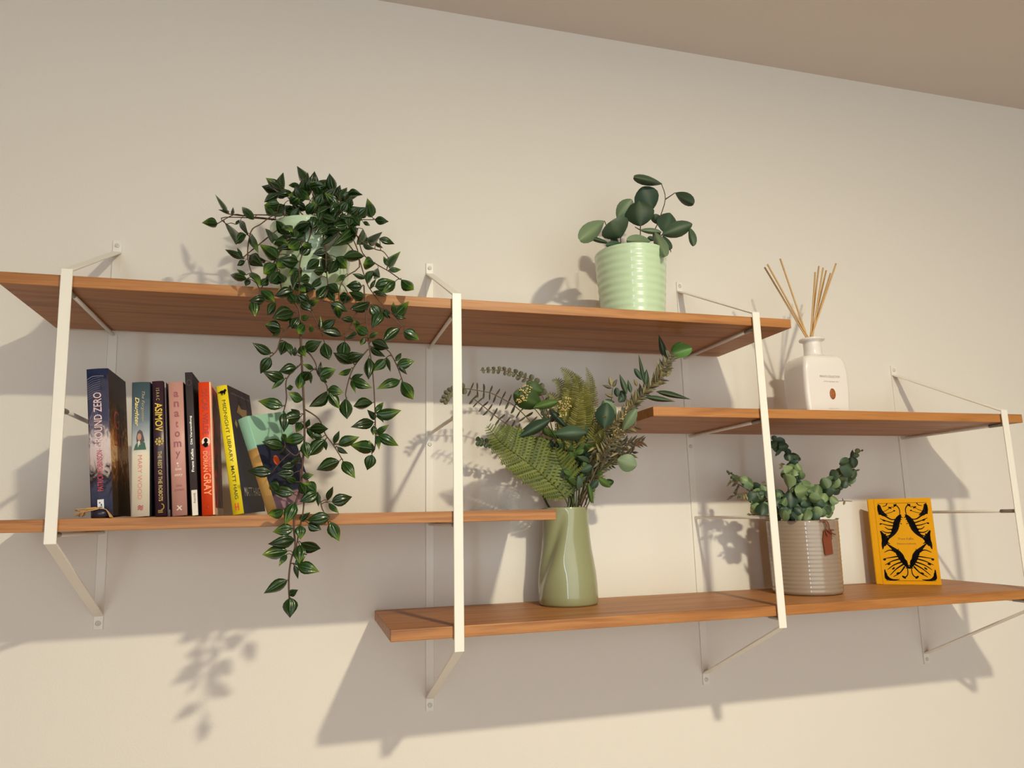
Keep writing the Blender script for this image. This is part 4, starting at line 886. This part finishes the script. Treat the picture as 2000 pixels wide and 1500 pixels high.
ribbon([(.0, .36), (.05, .42), (.08, .47), (.03, .53), (.01, .60)], .002, .001, .0125); ribbon([(.02, .38), (.04, .45), (.02, .52)], .003, .003, .006)
ribbon([(.02, .01), (.02, .08), (.05, .14), (.14, .17), (.24, .21), (.33, .21), (.41, .17)], .003, .0012, .0030); ribbon([(.01, .03), (.02, .09), (.03, .15)], .003, .004, .006)
ribbon([(.43, .17), (.44, .09), (.40, .04), (.33, .02)], .001, .0018); blob(.36, .03, .0042, .0018, -.8); blob(.25, .06, .0035, .0017, .5); blob(.33, .10, .0022, .0014)
ribbon([(.06, .12), (.18, .09), (.28, .05), (.33, .06)], .0008, .0008); ribbon([(.07, .15), (.2, .13), (.31, .11)], .0008, .0008); ribbon([(.10, .04), (.17, .03), (.2, .0)], .0008, .0016)
for a, b, c in (((.35, .27), (.18, .24), (.02, .20)), ((.33, .30), (.18, .29), (.02, .26)), ((.29, .34), (.17, .34), (.1, .31)), ((.26, .38), (.13, .385), (.03, .355)), ((.22, .41), (.13, .43), (.05, .42))): ribbon([a, b, c], .0022, .0008)
for a, b, c in (((.31, .65), (.16, .61), (.03, .64)), ((.33, .69), (.2, .70), (.02, .72)), ((.35, .72), (.18, .75), (.02, .80)), ((.37, .76), (.2, .80), (.06, .86)), ((.39, .79), (.24, .85), (.1, .93)), ((.41, .82), (.3, .9), (.16, .95))): ribbon([a, b, c], .0024, .0008)
ribbon([(.46, .84), (.455, .91), (.41, .95), (.35, .955)], .0012, .0018); blob(.37, .955, .0042, .002, .7); blob(.10, .225, .0034, .0018, .4); blob(.02, .27, .002, .0016); blob(.02, .73, .0028, .0022); blob(.10, .79, .0034, .0018, -.4); blob(.18, .845, .0034, .0016, -.7); blob(.26, .905, .0036, .0018, -.4)
ribbon([(.0, .86), (.01, .92), (.05, .97), (.14, .99), (.28, .985)], .002, .001, .0062); ribbon([(.01, .9), (.02, .96), (.06, .985)], .004, .005, .007)
for i in range(7): blob(.44 - .05 * i, .27 + .03 * i, .0016, .0009, .8); blob(.20 + .04 * i, .60 + .033 * i, .0016, .0009, -.8)
for i in range(9):                # short spines along the bodies of the ornament
    t = i / 8; u, v = .445 - .20 * t, .18 + .21 * t
    ribbon([(u, v), (u + .045, v + .012)], .0022, .0006); ribbon([(u, v), (u - .05, v - .012)], .0022, .0006)
    u, v = .30 + .17 * t, .63 + .20 * t
    ribbon([(u, v), (u + .03, v - .035)], .0022, .0006); ribbon([(u, v), (u - .045, v + .014)], .0022, .0006)
ribbon([(.10, .40), (.06, .46), (.10, .50), (.05, .56)], .002, .002, .009); ribbon([(.16, .47), (.10, .50), (.17, .53)], .001, .001, .004)
ribbon([(.44, .15), (.38, .20), (.30, .30), (.24, .40)], .001, .001, .009); ribbon([(.36, .68), (.42, .76), (.47, .83)], .001, .002, .010)
for i in range(4): ribbon([(.02 + .01 * i, .02), (.03 + .02 * i, .10), (.09 + .03 * i, .165)], .0008, .0016)
for v in (.0, 1.0):
    a, b = O2(0, v), O2(1, v); f = [a + Vector((0, 0, .0003)), b + Vector((0, 0, .0003)), b - Vector((0, 0, .0003)), a - Vector((0, 0, .0003))]; orn.faces.new([orn.verts.new(p) for p in f])
bmesh.ops.recalc_face_normals(orn, faces=orn.faces)
add('black_ornament', orn, M_black, yb, world=False)
bt = ink('brown_title_ink', (110, 66, 10))
for s, u0, u1, v0 in (('Franz Kafka', .35, .65, .478), ('Metamorphosis', .31, .69, .545)):
    a = O2(u0, v0); b = O2(u1, v0); add('lettering', put(text_bm(s, (b - a).length, .0043), a, (1, 0, 0), (0, 0, 1)), bt, yb, world=False)

# ------------------------------------------------------------------ reed diffuser
bx0, bx1, by0, by1 = .911, 1.012, -.188, -.118; cx, cy = (bx0 + bx1) / 2, (by0 + by1) / 2; HB = .122
dif = empty('diffuser_bottle', (cx, cy, zl(2)), 'square-shouldered white porcelain reed diffuser bottle with a brown oval emblem', 'bottle')
bm = bmesh.new(); rings = []
def rr_ring(z, hx, hy, rad, dx=0):
    ring = []
    for qx, qy, a0 in ((1, 1, 0), (-1, 1, 90), (-1, -1, 180), (1, -1, 270)):
        for k in range(7):
            a = math.radians(a0 + 15 * k); ring.append(bm.verts.new((cx + dx + qx * (hx - rad) + rad * math.cos(a), cy + qy * (hy - rad) + rad * math.sin(a), zl(2) + z)))
    return ring
hx, hy = (bx1 - bx0) / 2, (by1 - by0) / 2
for z, kx, ky, rad in ((0, .90, .90, .006), (.002, .945, .94, .007), (.02, .965, .95, .008), (.05, 1.0, .98, .008), (.08, .995, .99, .008), (.095, .97, .98, .008), (.106, .93, .965, .009), (.113, .88, .94, .010), (.1175, .80, .88, .012), (.1205, .68, .74, .014), (.122, .50, .56, .015)):
    rings.append(rr_ring(z, hx * kx, hy * ky, rad))
nk = len(rings[0])
def circ(z, r): return [bm.verts.new((cx + r * math.cos(a), cy + r * math.sin(a), zl(2) + z)) for a in [math.radians(q + 15 * k) for q in (0, 90, 180, 270) for k in range(7)]]
for z, r in ((.1235, .0185), (.126, .0175), (.135, .0172), (.148, .0172), (.152, .0176), (.1535, .0225), (.1555, .0245), (.1575, .0245), (.159, .0225), (.159, .0125), (.15, .0115)): rings.append(circ(z, r))
for i in range(len(rings) - 1):
    for k in range(nk):
        a, b, c, d = rings[i][k], rings[i][(k + 1) % nk], rings[i + 1][(k + 1) % nk], rings[i + 1][k]
        if (a.co - b.co).length < 1e-7 and (c.co - d.co).length < 1e-7: continue
        try: bm.faces.new((a, b, c, d))
        except ValueError: pass
bm.faces.new(rings[0][::-1]); bm.faces.new(rings[-1])
bmesh.ops.remove_doubles(bm, verts=bm.verts, dist=1e-6)
add('bottle_body', bm, M_porc, dif, True)
fy = by0 - .0002
em = bmesh.new(); ball(em, (cx + .008, fy + .0012, zl(2) + .043), .0072, 20, (.95, .25, 1.5)); emb = add('oval_emblem', em, M_emb, dif, True)
em = bmesh.new()
for ang in range(0, 360, 60):
    a = math.radians(ang); tube(em, smooth_path([(cx + .008, fy - .0008, zl(2) + .043), (cx + .008 + .0028 * math.cos(a + .4), fy - .0006, zl(2) + .043 + .005 * math.sin(a + .4)), (cx + .008 + .0046 * math.cos(a), fy, zl(2) + .043 + .0078 * math.sin(a))], 3), .00035, 4)
add('emblem_tracery', em, mat('amber_tracery', (206, 132, 62), .4), emb, world=True)
for s, x0, x1, z, hh in (('PRIVATE COLLECTION', cx - .018, cx + .027, .0745, .0042), ('white ginger lily', cx - .011, cx + .023, .0655, .0026), ('fragrance sticks', cx - .004, cx + .018, .0135, .0022)):
    add('lettering', put(text_bm(s, x1 - x0, hh), (x0, fy - .0004, zl(2) + z), (1, 0, 0), (0, 0, 1)), M_faint, dif)
K = 9.0909
reeds = [((830, 1480), (120, 290), 0, 'leftmost reed, the lower of the nearly touching pair leaning left'), ((850, 1480), (170, 235), -.004, 'second reed from the left, leaning left just above its neighbour'),
         ((870, 1480), (398, 140), .004, 'tallest left-leaning reed, third from the left'), ((945, 1480), (1020, 380), 0, 'shortest upright reed, first of the right-hand bundle'),
         ((955, 1480), (1085, 275), .006, 'upright reed, second of the right-hand bundle'), ((965, 1480), (1160, 300), -.006, 'reed in the middle of the right-hand bundle'),
         ((975, 1480), (1215, 350), .01, 'slightly shorter reed behind the middle of the right-hand bundle'), ((950, 1480), (1390, 225), -.008, 'rightmost reed, leaning furthest to the right'),
         ((970, 1480), (1290, 400), .004, 'reed just left of the rightmost one')]
for (a, b, dy, lab) in reeds:
    B = un(a[0] / K + 1480, a[1] / K + 490, cy); T = un(b[0] / K + 1480, b[1] / K + 490, cy + dy * 3)
    B.y = cy + dy * .4; d = (T - B).normalized(); low = B - d * .06; low.x = cx + (low.x - cx) * .5
    low = B - (T - B).normalized() * .014
    bm = bmesh.new(); tube(bm, [low, B, T], .0017, 8)
    o = add('reed', bm, M_reed, at=low, smooth=True)
    tag(o, lab + ', in the white diffuser bottle', 'reed', 'rattan reeds in the diffuser')
